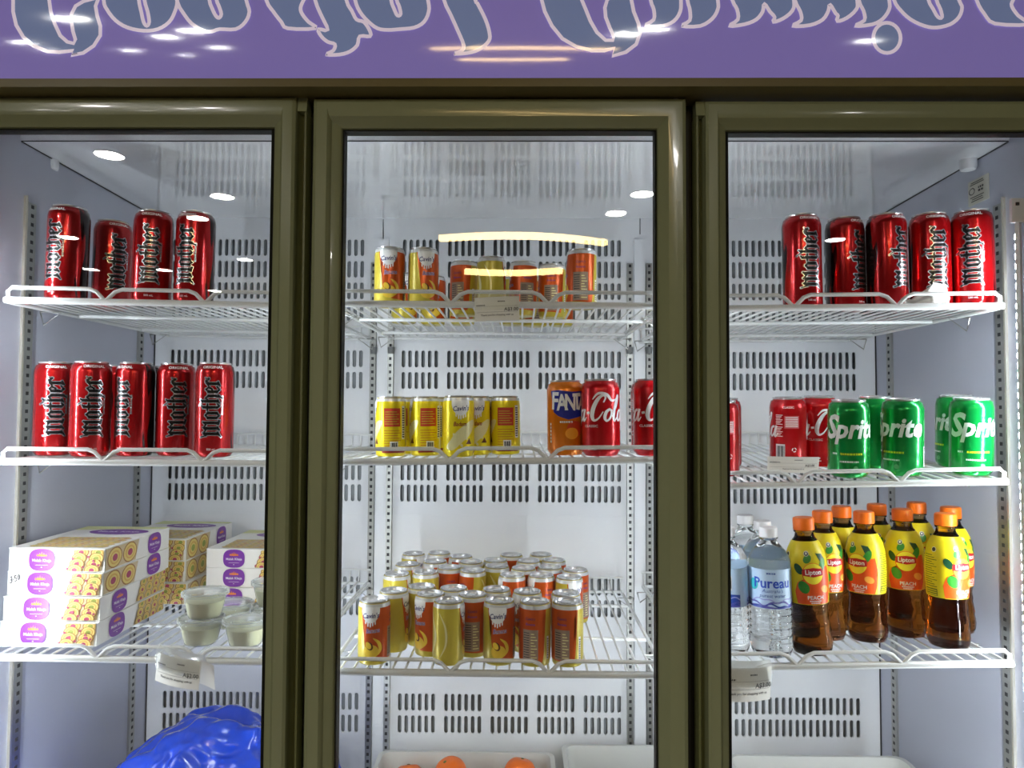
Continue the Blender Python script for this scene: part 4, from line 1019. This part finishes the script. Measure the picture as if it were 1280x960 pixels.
pts = relax(pts, 2 * CR + 0.0014, 200, 1.226)
order = sorted(range(len(pts)), key=lambda i: pts[i][1])
rowsn = ['front row', 'second row', 'third row', 'fourth row', 'back row']
row_of = {}
for r_, k in enumerate(range(0, len(order), 7)):
    for pos, i in enumerate(sorted(order[k:k + 7], key=lambda q: pts[q][0])): row_of[i] = (min(r_, 4), pos)
for i, ((x, y), (_, _, rot)) in enumerate(zip(pts, tops)):
    r_, pos = row_of[i]
    side = 'white logo out' if abs(rot) < 25 else ('yellow side out' if 60 < rot < 170 else 'orange side out')
    new_item('cavin', 'milkshake_can', x, y, 'M3', rot - math.degrees(math.atan2(x, y)), f'small can on crowded middle lower shelf, {rowsn[r_]}, {ORD[pos]}, {side}', 'can', 'small orange and yellow milkshake cans')
# right middle shelf
r2 = [('coke', 'cola_can', 900, 1.27, -165, 'red cola can cut off by the door frame, right middle shelf'), ('coke', 'cola_can', 904, 1.35, -160, 'red cola can behind the one at the door frame, right middle shelf'), ('coke', 'cola_can', 985, 1.345, -178, 'red cola can with its text panel and barcode out, right middle shelf'), ('coke', 'cola_can', 1024, 1.365, -40, 'red cola can with script logo behind the first green can'),
      ('sprite', 'lemonade_can', 1060, 1.238, -1, 'green lemonade can, leftmost, beside the price card'), ('sprite', 'lemonade_can', 1127, 1.245, -36, 'green lemonade can in the middle, its first letter turned away'), ('sprite', 'lemonade_can', 1213, 1.238, 10, 'green lemonade can, rightmost, beside the light bar'), ('sprite', 'lemonade_can', 1093, 1.33, 160, 'green lemonade can behind and between the first two'), ('sprite', 'lemonade_can', 1194, 1.325, -75, 'green lemonade can behind the rightmost one')]
pts = relax([list(XY(px, 545, Y)) for _, _, px, Y, *_ in r2], 0.0668, ymin=1.232)
for (x, y), (kd, nm, _, _, rot, tx) in zip(pts, r2):
    new_item(kd, nm, x, y, 'R2', rot - math.degrees(math.atan2(x, y)), tx, 'can', 'large soda cans')
# bottles on the right lower shelf
wt = [(972, 660, 4, 'front clear water bottle with its blue label facing out'), (917, 656, -130, 'clear water bottle cut off by the door frame, barcode out'), (955.6, 652, 60, 'clear water bottle just behind the front one'), (939, 646, -40, 'clear water bottle third back, between two caps'), (911, 640, 30, 'clear water bottle furthest back at the door frame')]
zp = on_shelf('R3', 0.5, 1.3)
pts = [[PZ(px, py, zp + 0.2140).x, PZ(px, py, zp + 0.2140).y] for px, py, *_ in wt]
tea = [(1010, 648, 18, -2.2, 'at the front left beside the water'), (1033, 639.5, 32, 0, 'second from left, logo at its right edge'), (1055, 634.5, 40, 0, 'third from left, far back'), (1081, 641, -24, 0, 'middle front, small print at its right'), (1100, 633, 20, 0, 'behind the middle one, to its right'), (1130, 639, 6, 0, 'right of middle with logo facing out'), (1152, 632.5, 30, 0, 'far back, right of middle'), (1188, 637.5, 50, 0, 'behind the rightmost one'), (1183, 646, 44, 0.8, 'rightmost at the front, logo at its right edge')]
pts += [[PZ(px, py, zp + 0.228).x, PZ(px, py, zp + 0.228).y] for px, py, *_ in tea]
pts = relax(pts, 0.0700, 140, 1.236)
for (x, y), (_, _, rot, tx) in zip(pts[:5], wt):
    new_item('water', 'water_bottle', x, y, 'R3', rot - math.degrees(math.atan2(x, y)), tx, 'bottle', 'clear water bottles')
for (x, y), (_, _, rot, ln, tx) in zip(pts[5:], tea):
    new_item('tea', 'iced_tea_bottle', x, y, 'R3', rot - math.degrees(math.atan2(x, y)), 'peach iced tea bottle with orange cap, ' + tx, 'bottle', 'iced tea bottles', lean=(ln, 0), dz=abs(ln) * 0.0006)

# ------------------------------------------------------------------ sweet boxes
M_CARD = grain(mat('white_card', C(238, 236, 230), 0.45), (30, 30, 30), 0.02)
M_LILAC = mat('box_purple', C(122, 54, 158), 0.35)
M_LOTUS = mat('box_orange_print', C(240, 140, 40), 0.35)
M_PHOTO = mat('box_photo_ground', C(206, 186, 150), 0.4); M_ROLL = mat('box_roll_tan', C(214, 170, 84), 0.4); M_ROLL2 = mat('box_roll_cream', C(228, 204, 120), 0.4); M_PIST = mat('box_pistachio', C(150, 160, 70), 0.4); M_ROSE = mat('box_rose', C(170, 60, 96), 0.4); M_TAN = mat('box_roll_brown', C(158, 108, 50), 0.4)
M_LIMEB = mat('box_lime_edge', C(222, 224, 158), 0.45)
BW, BD = 0.168, 0.230
def badge(pr, u, v, w_, h_, lv=2):
    pts_ = []
    for k in range(32):
        a = 2 * math.pi * k / 32; c, s = math.cos(a), math.sin(a); e = 0.72
        pts_.append((u + w_ / 2 * math.copysign(abs(c) ** e, c), v + h_ / 2 * math.copysign(abs(s) ** e, s)))
    pr.poly(pts_, M_LILAC, lv)
    for dx, hh in ((-0.3, 0.07), (-0.15, 0.12), (0, 0.17), (0.15, 0.12), (0.3, 0.07)):
        x = u + dx * w_ * 0.55; b = v + h_ * 0.16
        pr.poly([(x - w_ * 0.05, b + abs(dx) * h_ * 0.1), (x, b - 0.02 * h_), (x + w_ * 0.05, b + abs(dx) * h_ * 0.1), (x, b + h_ * hh + 0.04 * h_)], M_LOTUS, lv + 1)
    pr.text('Malak Khaja', w_ * 0.155, u, v - h_ * 0.03, M_WHITE, lv + 1, bold=0.012)
    pr.poly(rect(u - w_ * 0.24, u + w_ * 0.24, v - h_ * 0.24, v - h_ * 0.225), M_WHITE, lv + 1); pr.poly(ellipse(u, v - h_ * 0.33, w_ * 0.03, h_ * 0.02, 8), M_WHITE, lv + 1)
def roll(pr, u, v, rx, ry, lv, tilt=0.0, cut=None):
    for q, m_ in ((1.0, M_TAN), (0.88, M_ROLL2), (0.66, M_ROLL), (0.5, M_ROLL2), (0.34, M_PIST if (int(u * 1e4) + int(v * 1e4)) % 2 else M_ROSE)):
        e = ellipse(u, v, rx * q, ry * q, 18, tilt)
        if cut: e = [(min(max(x, cut[0]), cut[1]), min(max(y, cut[2]), cut[3])) for x, y in e]
        pr.poly(e, m_, lv); lv += 1
def box_kind(h, alt=False):
    ms = MB().box(-BW / 2, BW / 2, 0, BD, 0, h - 0.0008)
    me = ms.mesh('carton', M_CARD)
    # rounded lid lip: slightly wider lid sheet
    lid = MB().box(-BW / 2 - 0.0008, BW / 2 + 0.0008, -0.0008, BD + 0.0008, h - 0.0012, h).mesh('carton_lid', M_CARD)
    # front print
    fp = Print()
    badge(fp, -BW * 0.155, h * 0.5, BW * 0.27, h * 0.96)
    u0, u1 = BW * 0.10, BW * 0.49
    fp.poly([(u0, 0.002), (u1 - 0.003, 0.002), (u1, h - 0.002), (u0 + 0.020, h - 0.002)], M_PHOTO, 1)
    for c_ in range(2):
        for k in range(3, -1, -1):
            uu = u0 + 0.016 + c_ * 0.030 + k * 0.0035; vv = 0.004 + k * (h - 0.010) / 3.0
            roll(fp, uu, vv, 0.0135, 0.0098, 2 + 4 * (3 - k), 0.10, (u0, u1, 0.002, h - 0.002))
    for k in range(7): fp.poly(ellipse(u0 + 0.004 + 0.009 * k, 0.006 + 0.0035 * ((k * 5) % 7), 0.0024, 0.002, 8), M_ROSE, 20)
    fm = fp.build('front_print', lambda u, v, e: (u, -0.0009 - e, v), None, None, 0.00012)
    sp = Print()
    if not alt:
        sp.poly([(0.002, 0.002), (0.100, 0.002), (0.112, h - 0.002), (0.002, h - 0.002)], M_PHOTO, 1)
        for c_ in range(2): roll(sp, 0.030 + c_ * 0.050, h * 0.50, 0.024, h * 0.46, 2, 0.1)
        badge(sp, BD * 0.74, h * 0.5, BW * 0.30, h * 0.98)
    else:
        badge(sp, BD * 0.26, h * 0.5, BW * 0.30, h * 0.98)
        f0, f1 = BD * 0.50, BD * 0.99
        sp.poly([(f0, 0.002), (f1, 0.002), (f1, h - 0.002), (f0 + 0.022, h - 0.002)], M_PHOTO, 1)
        for c_ in range(4):
            for k in range(2, -1, -1): roll(sp, f0 + 0.016 + c_ * 0.0265 + k * 0.006, 0.006 + k * (h - 0.012) / 2.0, 0.0125, 0.0092, 2 + 4 * (2 - k), 0.1, (f0, f1, 0.002, h - 0.002))
    sm = sp.build('side_print', lambda u, v, e: (BW / 2 + 0.0009 + e, u, v), None, None, 0.00012)
    tp = Print()
    tp.poly([(-BW * 0.5, BD * 0.80), (BW * 0.5, BD * 0.92), (BW * 0.5, BD), (-BW * 0.5, BD)], M_LIMEB, 1)
    tp.poly(ellipse(BW * 0.08, BD * 0.74, BW * 0.34, BD * 0.13, 32), M_LILAC, 2)
    tp.text('Malak Khaja', 0.017, BW * 0.08, BD * 0.74, M_WHITE, 3, bold=0.012)
    tp.poly([(-BW * 0.34, BD * 0.05), (BW * 0.44, BD * 0.05), (BW * 0.40, BD * 0.50), (-BW * 0.38, BD * 0.46)], M_PHOTO, 1)
    for c_ in range(6):
        for k in range(5): roll(tp, -BW * 0.30 + c_ * 0.0235, BD * 0.09 + k * 0.019, 0.0105, 0.0085, 2, 0.1)
    tm = tp.build('top_print', lambda u, v, e: (u, v, h + 0.0002 + e), None, None, 0.00012)
    return [('carton', me, [('front_print', fm), ('side_print', sm)], {}), ('carton_lid', lid, [('top_print', tm)], {})]
KIND['box_a'] = box_kind(0.0405); KIND['box_a2'] = box_kind(0.0405, True); KIND['box_b'] = box_kind(0.0450); KIND['box_c'] = box_kind(0.0392)
zl3 = on_shelf('L3', -0.7, 1.4) + 0.001
def stack(kind, h, rows_, group_label):
    z = None
    for k, (px_l, py, Yf, yaw, tx) in enumerate(rows_):
        p = P(px_l, py, Yf)
        X = p.x + BW / 2
        o = new_item('box_a2' if kind == 'box_a' and k < 2 else kind, 'sweet_box', X, Yf, 'L3', yaw, tx, 'box', 'white sweet boxes', dz=k * (h + 0.0006))
        if k == 1 and kind == 'box_a':
            pr = Print()
            for pts_ in ([(0, .9), (.35, 1), (.4, .6), (.15, .5), (.45, .4), (.4, .05), (0, .1)], [(.6, .45), (.85, .5)], [(1.4, .95), (1.05, .95), (1.05, .55), (1.4, .5), (1.4, .1), (1.0, .05)], [(1.65, .5), (1.8, .95), (2.05, .55), (1.9, .1), (1.65, .45)]):
                pr.ribbon([(-0.079 + a * 0.0085, 0.0195 + a * 0.003 + b * 0.011) for a, b in crom(pts_, 4)], 0.0011, M_BLACK, 8)
            link('handwritten_price', pr.build('handwritten_price', lambda u, v, e: (u, -0.0009 - e, v), None, None, 0.00012), o)
stack('box_a', 0.0405, [(0, 793, 1.232, 0.0, 'white sweet box at the bottom of the front left stack'), (4.5, 763, 1.238, 0.6, 'white sweet box, third from top in front left stack'), (9, 732, 1.246, -0.4, 'x'), (11.5, 702, 1.246, 0.4, 'white sweet box on top of the front left stack')], '')
boxes = [o for o in bpy.data.objects if o.name.startswith('sweet_box')]
boxes[1]['label'] = 'white sweet box, third from top in front left stack'; boxes[2]['label'] = 'white sweet box marked with handwritten price, second from top in front left stack'
# the handwriting belongs on the second box from the top
hw = [o for o in bpy.data.objects if o.name.startswith('handwritten_price')][0]; hw.parent = boxes[2]
stack('box_b', 0.0450, [(134, 735, 1.497, 0.0, 'white sweet box at the bottom of the rear left stack'), (132, 712, 1.500, 0.5, 'white sweet box in the middle of the rear left stack'), (133, 686, 1.496, -0.8, 'white sweet box on top of the rear left stack')], '')
stack('box_c', 0.0392, [(255, 742, 1.488, 0.0, 'white sweet box at the bottom of the stack by the door frame'), (258, 720, 1.492, 0.6, 'white sweet box in the middle of the stack by the door frame'), (258, 697, 1.490, -0.5, 'white sweet box on top of the stack by the door frame')], '')

# ------------------------------------------------------------------ lidded dip cups
def build_cup():
    H = 0.043; rb, rt_ = 0.0275, 0.0365
    prof = [(0.0001, 0.0), (rb - 0.002, 0.0), (rb, 0.0015)] + [(rb + (rt_ - rb) * t / 6, 0.0015 + (H - 0.003) * t / 6) for t in range(1, 7)] + [(rt_ + 0.0015, H)]
    cup = MB().lathe(prof, 40, cap0=False, cap1=False).mesh('cup', M_CLEAR, True, 50)
    lid = MB().lathe([(rt_ + 0.0005, H - 0.0045), (rt_ + 0.0032, H - 0.004), (rt_ + 0.0034, H + 0.001), (rt_ + 0.001, H + 0.0022), (rt_ - 0.001, H - 0.0005), (rt_ - 0.0035, H - 0.001), (rt_ - 0.006, H + 0.0008), (0.0001, H + 0.0008)], 40, cap0=False, cap1=False).mesh('cup_lid', clear_plastic('frosted_lid', (0.93, 0.95, 0.95, 1), 0.16, 0.2), True, 50)
    fh = 0.029
    fill = MB().lathe([(0.0001, 0.0012), (rb - 0.0018, 0.0012), (rb - 0.0008, 0.003), (rb + (rt_ - rb) * fh / H - 0.0010, fh), (0.020, fh + 0.0012), (0.0001, fh + 0.0006)], 36).mesh('dip', grain(mat('pale_dip', C(228, 226, 190), 0.5), (90, 90, 90), 0.05), True, 50)
    KIND['cup'] = [('cup', cup, [], {}), ('cup_lid', lid, [], {}), ('dip', fill, [], {})]
build_cup()
CUPH = 0.0455
cups = [(251, 800, 1.264, 0, 'clear lidded dip cup at the bottom of the front pair'), (256, 768, 1.264, 1, 'clear lidded dip cup stacked on top of the front pair'), (307, 800, 1.262, 0, 'clear lidded dip cup alone at front by the door frame'), (289, 770, 1.362, 0, 'clear lidded dip cup behind, between the front cups'), (341, 780, 1.350, 0, 'clear lidded dip cup under the upper one at the door frame'), (341, 745, 1.350, 1, 'clear lidded dip cup on top, half hidden by the door frame')]
for px, py, Y, lv, tx in cups:
    x, y = XY(px, py, Y); new_item('cup', 'dip_cup', x, y, 'L3', random.uniform(0, 90), tx, 'cup', 'clear lidded dip cups', dz=lv * CUPH)

# ------------------------------------------------------------------ price tags
def tag_mesh(w_, h_, curl, price='A$3.00'):
    mb = MB(); nx, ny = 12, 8; vs = []
    def f(u, v, e=0.0):
        a = (u / w_)
        return Vector((u, -curl * math.sin(math.pi * (a + 0.5)) * 0.5 - curl * 0.5 * (0.5 - v / h_) - e, v + curl * 0.25 * a))
    for j in range(ny + 1):
        for i in range(nx + 1): vs.append(f(-w_ / 2 + w_ * i / nx, h_ * j / ny))
    fs = [(j * (nx + 1) + i, j * (nx + 1) + i + 1, (j + 1) * (nx + 1) + i + 1, (j + 1) * (nx + 1) + i) for j in range(ny) for i in range(nx)]
    o = len(vs); vs2 = [v + Vector((0, 0.0004, 0)) for v in vs]
    mb.add(vs, fs); mb.add(vs2, [tuple(reversed(q)) for q in fs])
    pr = Print()
    pr.text(price, h_ * 0.20, w_ * 0.32, h_ * 0.46, M_INK, 2, bold=0.02)
    pr.fine(w_ * 0.2, -w_ * 0.36, h_ * 0.66, M_INK, h_ * 0.05, 2); pr.fine(w_ * 0.16, w_ * 0.10, h_ * 0.80, M_INK, h_ * 0.05, 2)
    pr.poly(rect(-w_ * 0.46, w_ * 0.46, h_ * 0.36, h_ * 0.368), M_INK, 2); pr.poly(rect(-w_ * 0.46, w_ * 0.46, h_ * 0.60, h_ * 0.607), M_INK, 2)
    pr.text('Thank you for shopping with us', h_ * 0.105, 0.0, h_ * 0.24, M_INK, 2, bold=0.015)
    pm = pr.build('tag_print', lambda u, v, e: tuple(f(u, v, e + 0.0002)), w_ / 12, h_ / 8, 0.00012)
    return mb.mesh('tag_paper', M_PAPER, True), pm
def sleeve_mesh(w_, h_, curl):
    mb = MB(); pts_ = [(-w_ / 2, 0.0), (w_ / 2, 0.0)]
    n_ = 10; vs = []
    for i in range(n_ + 1):
        u = -w_ / 2 + w_ * i / n_
        y = -curl * math.sin(math.pi * (u / w_ + 0.5)) * 0.5 - 0.0018
        vs += [(u, y, h_ * 0.45), (u, y - 0.001, h_), (u, y + 0.010, h_ + 0.010), (u, y + 0.016, h_ - 0.004)]
    fs = []
    for i in range(n_):
        for k in range(3): fs.append((4 * i + k, 4 * i + 4 + k, 4 * i + 5 + k, 4 * i + 1 + k))
    mb.add(vs, fs); return mb.mesh('clear_sleeve', clear_plastic('tag_sleeve', (0.95, 0.96, 0.95, 1), 0.10, 0.12), True)
def price_tag(px, py_top, Y, w_, h_, curl, rot, tilt, label, sleeve=True, back=False, price='A$3.00'):
    p = P(px, py_top, Y)
    root = empty('price_tag', p, label, 'price tag', 'paper price tags on the shelf edges')
    R = Matrix.Rotation(math.radians(rot), 3, 'Z') @ Matrix.Rotation(math.radians(tilt[0]), 3, 'X') @ Matrix.Rotation(math.radians(tilt[1]), 3, 'Y')
    root.rotation_euler = R.to_euler()
    tm, pm = tag_mesh(w_, h_, curl, price)
    t = link('tag_paper', tm, root, (0, 0, -h_)); link('tag_print', pm, t)
    if sleeve:
        sl_ = link('clear_sleeve', sleeve_mesh(w_ * 1.02, h_, curl), root, (0, 0, -h_))
    if back:
        b, _ = tag_mesh(w_ * 0.9, h_ * 0.95, -curl)
        link('tag_back_sheet', b, root, (w_ * 0.28, 0.010, -h_))
    return root
price_tag(621, 371, 1.172, 0.074, 0.040, 0.006, 0, (0, -1.5), 'pale price tag clipped over the front of the middle top shelf')
price_tag(223, 822, 1.168, 0.086, 0.046, 0.010, -16, (6, 6), 'white price tag hanging from the left lower shelf', True, True, 'A$2.00')
price_tag(936, 835, 1.168, 0.086, 0.052, 0.010, 14, (5, 4), 'white price tag hanging from the right lower shelf by the door frame')
pt = price_tag(992, 571, 1.205, 0.086, 0.027, 0.003, 0, (8, 1.0), 'small white price card standing in front of the cola cans', False)
# crumpled paper on the right top shelf
cm_ = MB(); nx, ny = 16, 10; vs = []
for j in range(ny + 1):
    for i in range(nx + 1):
        u = i / nx; v = j / ny
        hgt = 0.052 * max(0.0, (u - 0.25)) ** 0.8 * (1 - 0.45 * max(0, u - 0.75) * 4) if u > 0.25 else 0.0
        x = (u - 0.5) * 0.076; z = v * (0.012 + hgt) + 0.003 * noise.noise(Vector((u * 5, v * 4, 3)))
        y = 0.012 * v + 0.009 * noise.noise(Vector((u * 6, v * 5, 0.3))) + 0.010 * math.sin(u * 9)
        vs.append((x, y, max(z, 0.0) + 0.001))
cm_.add(vs, [(j * (nx + 1) + i, j * (nx + 1) + i + 1, (j + 1) * (nx + 1) + i + 1, (j + 1) * (nx + 1) + i) for j in range(ny) for i in range(nx)])
p = P(1161, 378, 1.205)
cp = link('crumpled_paper', cm_.mesh('crumpled_paper', M_PAPER, True, 180), None, (p.x, 1.203, on_shelf('R1', p.x, 1.205)))
so = cp.modifiers.new('thick', 'SOLIDIFY'); so.thickness = 0.0006
tag(cp, 'crumpled white price label lying before the tall cans on right top shelf', 'paper')

# sticker on the right inner wall
pr = Print(); ink = M_INK
st = MB(); 
wa = P(1226, 240, 1.38)
Ys0 = XR / ((1211 - 652) / FPX); Ys1 = XR / ((1237 - 652) / FPX)
zc = P(1224, 238, (Ys0 + Ys1) / 2).z
stk = link('wall_sticker', MB().box(XR - 0.0012, XR - 0.0004, Ys1, Ys0, zc - 0.024, zc + 0.024).mesh('wall_sticker', mat('sticker_cream', C(206, 204, 190), 0.5)), None)
tag(stk, 'small cream information sticker on the right inner wall above the cans', 'sticker')
pr.fine(0.012, 0.006, 0.006, ink, 0.004); pr.fine(0.012, 0.006, 0.000, ink, 0.004)
for v, ln in ((0.018, 0.016), (0.0145, 0.018), (-0.010, 0.018), (-0.014, 0.014), (-0.018, 0.016)): pr.poly(rect(-ln, ln * 0.7, v, v + 0.0016), ink, 1)
pr.ribbon([(-0.014 + 0.006 * math.cos(a), 0.003 + 0.006 * math.sin(a)) for a in (k * math.pi / 10 for k in range(21))], 0.0016, ink, 1)
stp = pr.build('sticker_print', lambda u, v, e: (XR - 0.0014 - e, (Ys0 + Ys1) / 2 - u * (Ys0 - Ys1) / 0.046, zc + v), None, None)
link('sticker_print', stp, stk)

# ------------------------------------------------------------------ bottom of the cabinet: bag, trays, oranges
# floor rack carrying them
ZR = P(640, 513, 1.5).z
Z_RACK = Z_BOT + 0.004
rb_ = random.Random(3)
FOLDS = [(Vector((rb_.uniform(-1, 1), rb_.uniform(-1, 1), rb_.uniform(-1, 1))).normalized(), f_, a_) for f_, a_ in ((2.2, .075), (3.1, .068), (4.4, .052), (5.7, .042), (7.5, .032), (9.0, .026), (13.0, .015), (17.0, .009))]
def wrinkled_bag():
    bm = bmesh.new(); bmesh.ops.create_icosphere(bm, subdivisions=7, radius=1.0)
    for v in bm.verts:
        d = v.co.normalized()
        p0 = d * 1.0
        big = noise.fractal(p0 * 1.7 + Vector((3, 1, 4)), 0.8, 2.0, 3)
        def ridge(q, s_): return 1 - abs(noise.noise(q * s_)) * 2
        wq = Vector((noise.noise(p0 * 1.6), noise.noise(p0 * 1.6 + Vector((9, 2, 1))), noise.noise(p0 * 1.6 + Vector((4, 8, 3)))))
        fold = 0.0
        for (dr_, fq, am) in FOLDS:
            t_ = (p0 + wq * 0.30).dot(dr_) * fq + noise.noise(p0 * 2.3 + dr_ * 5) * 1.3
            m_ = 0.5 + 0.5 * noise.noise(p0 * 1.9 + dr_ * 11)
            fold += am * abs((t_ % 2.0) - 1.0) * max(0.0, m_) * 2
        r = 0.93 + 0.12 * big + fold
        co = d * r
        x = co.x * 0.232; y = co.y * 0.165; z = co.z * 0.180
        # slump to the left, flat base
        z += 0.02 * math.cos(co.x * 2.0) 
        x -= 0.06 * max(0, -co.z)
        v.co = (x, y, max(z, -0.155))
    me = bpy.data.meshes.new('blue_plastic_bag'); bm.to_mesh(me); bm.free()
    me.polygons.foreach_set('use_smooth', [True] * len(me.polygons))
    return me
M_BAG = mat('blue_bag_plastic', C(8, 60, 188), 0.2, coat=0.5)
bag = link('blue_plastic_bag', wrinkled_bag(), None); bag.data.materials.append(M_BAG)
bp_ = P(278, 893, 1.47)
zmx = max(v.co.z for v in bag.data.vertices); zsc = (bp_.z - Z_BOT - 0.001) / (zmx + 0.155)
bag.scale = (1.0, 1.0, zsc)
bag.location = (bp_.x, 1.47, Z_BOT + 0.001 + 0.155 * zsc)
BAG_TOP = bp_.z
tag(bag, 'crumpled bright blue plastic bag lying at the bottom of the left bay', 'bag')
M_TRAY = mat('white_tray_plastic', C(222, 222, 218), 0.4, trans=0.25)
def tray(px0, px1, py, Y0, Y1, label, name='storage_tray'):
    a = P(px0, py, Y1); b = P(px1, py, Y1); zt = (a.z + b.z) / 2
    root = empty(name, ((a.x + b.x) / 2, Y0, Z_RACK), label, 'tray', 'white plastic trays at the bottom')
    W = (b.x - a.x) / 2; D = Y1 - Y0; H = zt - Z_RACK; t = 0.003; fl = 0.018
    def ringr(ins, z, n=5):
        x0, x1, y0, y1 = -W + ins, W - ins, ins, D - ins; r = 0.022; out = []
        for cx, cy, a0 in ((x1 - r, y1 - r, 0), (x0 + r, y1 - r, 90), (x0 + r, y0 + r, 180), (x1 - r, y0 + r, 270)):
            for k in range(n):
                an = math.radians(a0 + 90 * k / (n - 1)); out.append((cx + r * math.cos(an), cy + r * math.sin(an), z))
        return out
    rings = [ringr(fl, 0), ringr(0.006, H - 0.004), ringr(0.0, H - 0.003), ringr(-0.001, H), ringr(0.009, H + 0.001), ringr(0.010, H - 0.004), ringr(fl + t, t)]
    mb = MB(); n = len(rings[0]); vs = [v for r in rings for v in r]; fs = []
    for i in range(len(rings) - 1):
        for k in range(n): fs.append((i * n + k, i * n + (k + 1) % n, (i + 1) * n + (k + 1) % n, (i + 1) * n + k))
    fs += [tuple(range(n - 1, -1, -1)), tuple(range((len(rings) - 1) * n, len(rings) * n))]
    mb.add(vs, fs); link('tray_shell', mb.mesh('tray_shell', M_TRAY, True, 50), root)
    for k in range(5):
        x = -W + 0.05 + (2 * W - 0.1) * k / 4
        link('rib', MB().box(x - 0.003, x + 0.003, 0.0065, 0.0105, H * 0.55, H - 0.006).mesh('rib', M_TRAY), root)
    return root, zt
t1, zt1 = tray(476, 692, 939, 1.39, 1.68, 'white plastic tray holding oranges under the middle shelf')
t2, zt2 = tray(702, 872, 931, 1.40, 1.70, 'white plastic tray right of the oranges, partly behind the door frame')
t3, zt3_ = tray(905, 1128, 944, 1.25, 1.56, 'white plastic tray at the bottom of the right bay')
M_ORANGE = grain(mat('orange_peel', C(222, 104, 24), 0.4), (260, 260, 260), 0.06, bump=0.4)
def orange_mesh():
    bm = bmesh.new(); bmesh.ops.create_uvsphere(bm, u_segments=28, v_segments=18, radius=0.036)
    for v in bm.verts:
        q = v.co.length; an = v.co.z / 0.036
        v.co.z *= 0.94
        if an > 0.85: v.co.z -= 0.004 * (an - 0.85) / 0.15
    me = bpy.data.meshes.new('fruit'); bm.to_mesh(me); bm.free(); me.materials.append(M_ORANGE)
    me.polygons.foreach_set('use_smooth', [True] * len(me.polygons)); return me
om = orange_mesh(); stem = MB().lathe([(0.0035, 0.0292), (0.004, 0.0305), (0.002, 0.0315), (0.0001, 0.0315)], 8).mesh('stem_button', mat('stem_green', C(86, 96, 40), 0.6), True)
for px, py, Y, tx in ((511, 975, 1.60, 'leftmost orange in the tray, barely showing'), (563, 967, 1.58, 'middle orange in the tray, redder top showing'), (650, 967, 1.60, 'rightmost and largest showing orange in the tray')):
    p = P(px, py, Y); o = empty('orange', p, tx, 'fruit', 'oranges in the white tray'); o.rotation_euler = (random.uniform(-.5, .5), random.uniform(-.5, .5), random.random() * 6)
    link('peel', om, o); link('stem_button', stem, o)
    for k, (dy_, z_) in enumerate(((-0.031, (p.z + Z_RACK + 0.037) / 2), (0.006, Z_RACK + 0.037))):   # the fruit underneath that carries it
        q = empty('orange', (p.x, p.y + dy_, z_), ('upper' if k == 0 else 'lowest') + ' hidden orange beneath the ' + tx.split(' orange')[0] + ' one', 'fruit', 'oranges in the white tray')
        link('peel', om, q); link('stem_button', stem, q)
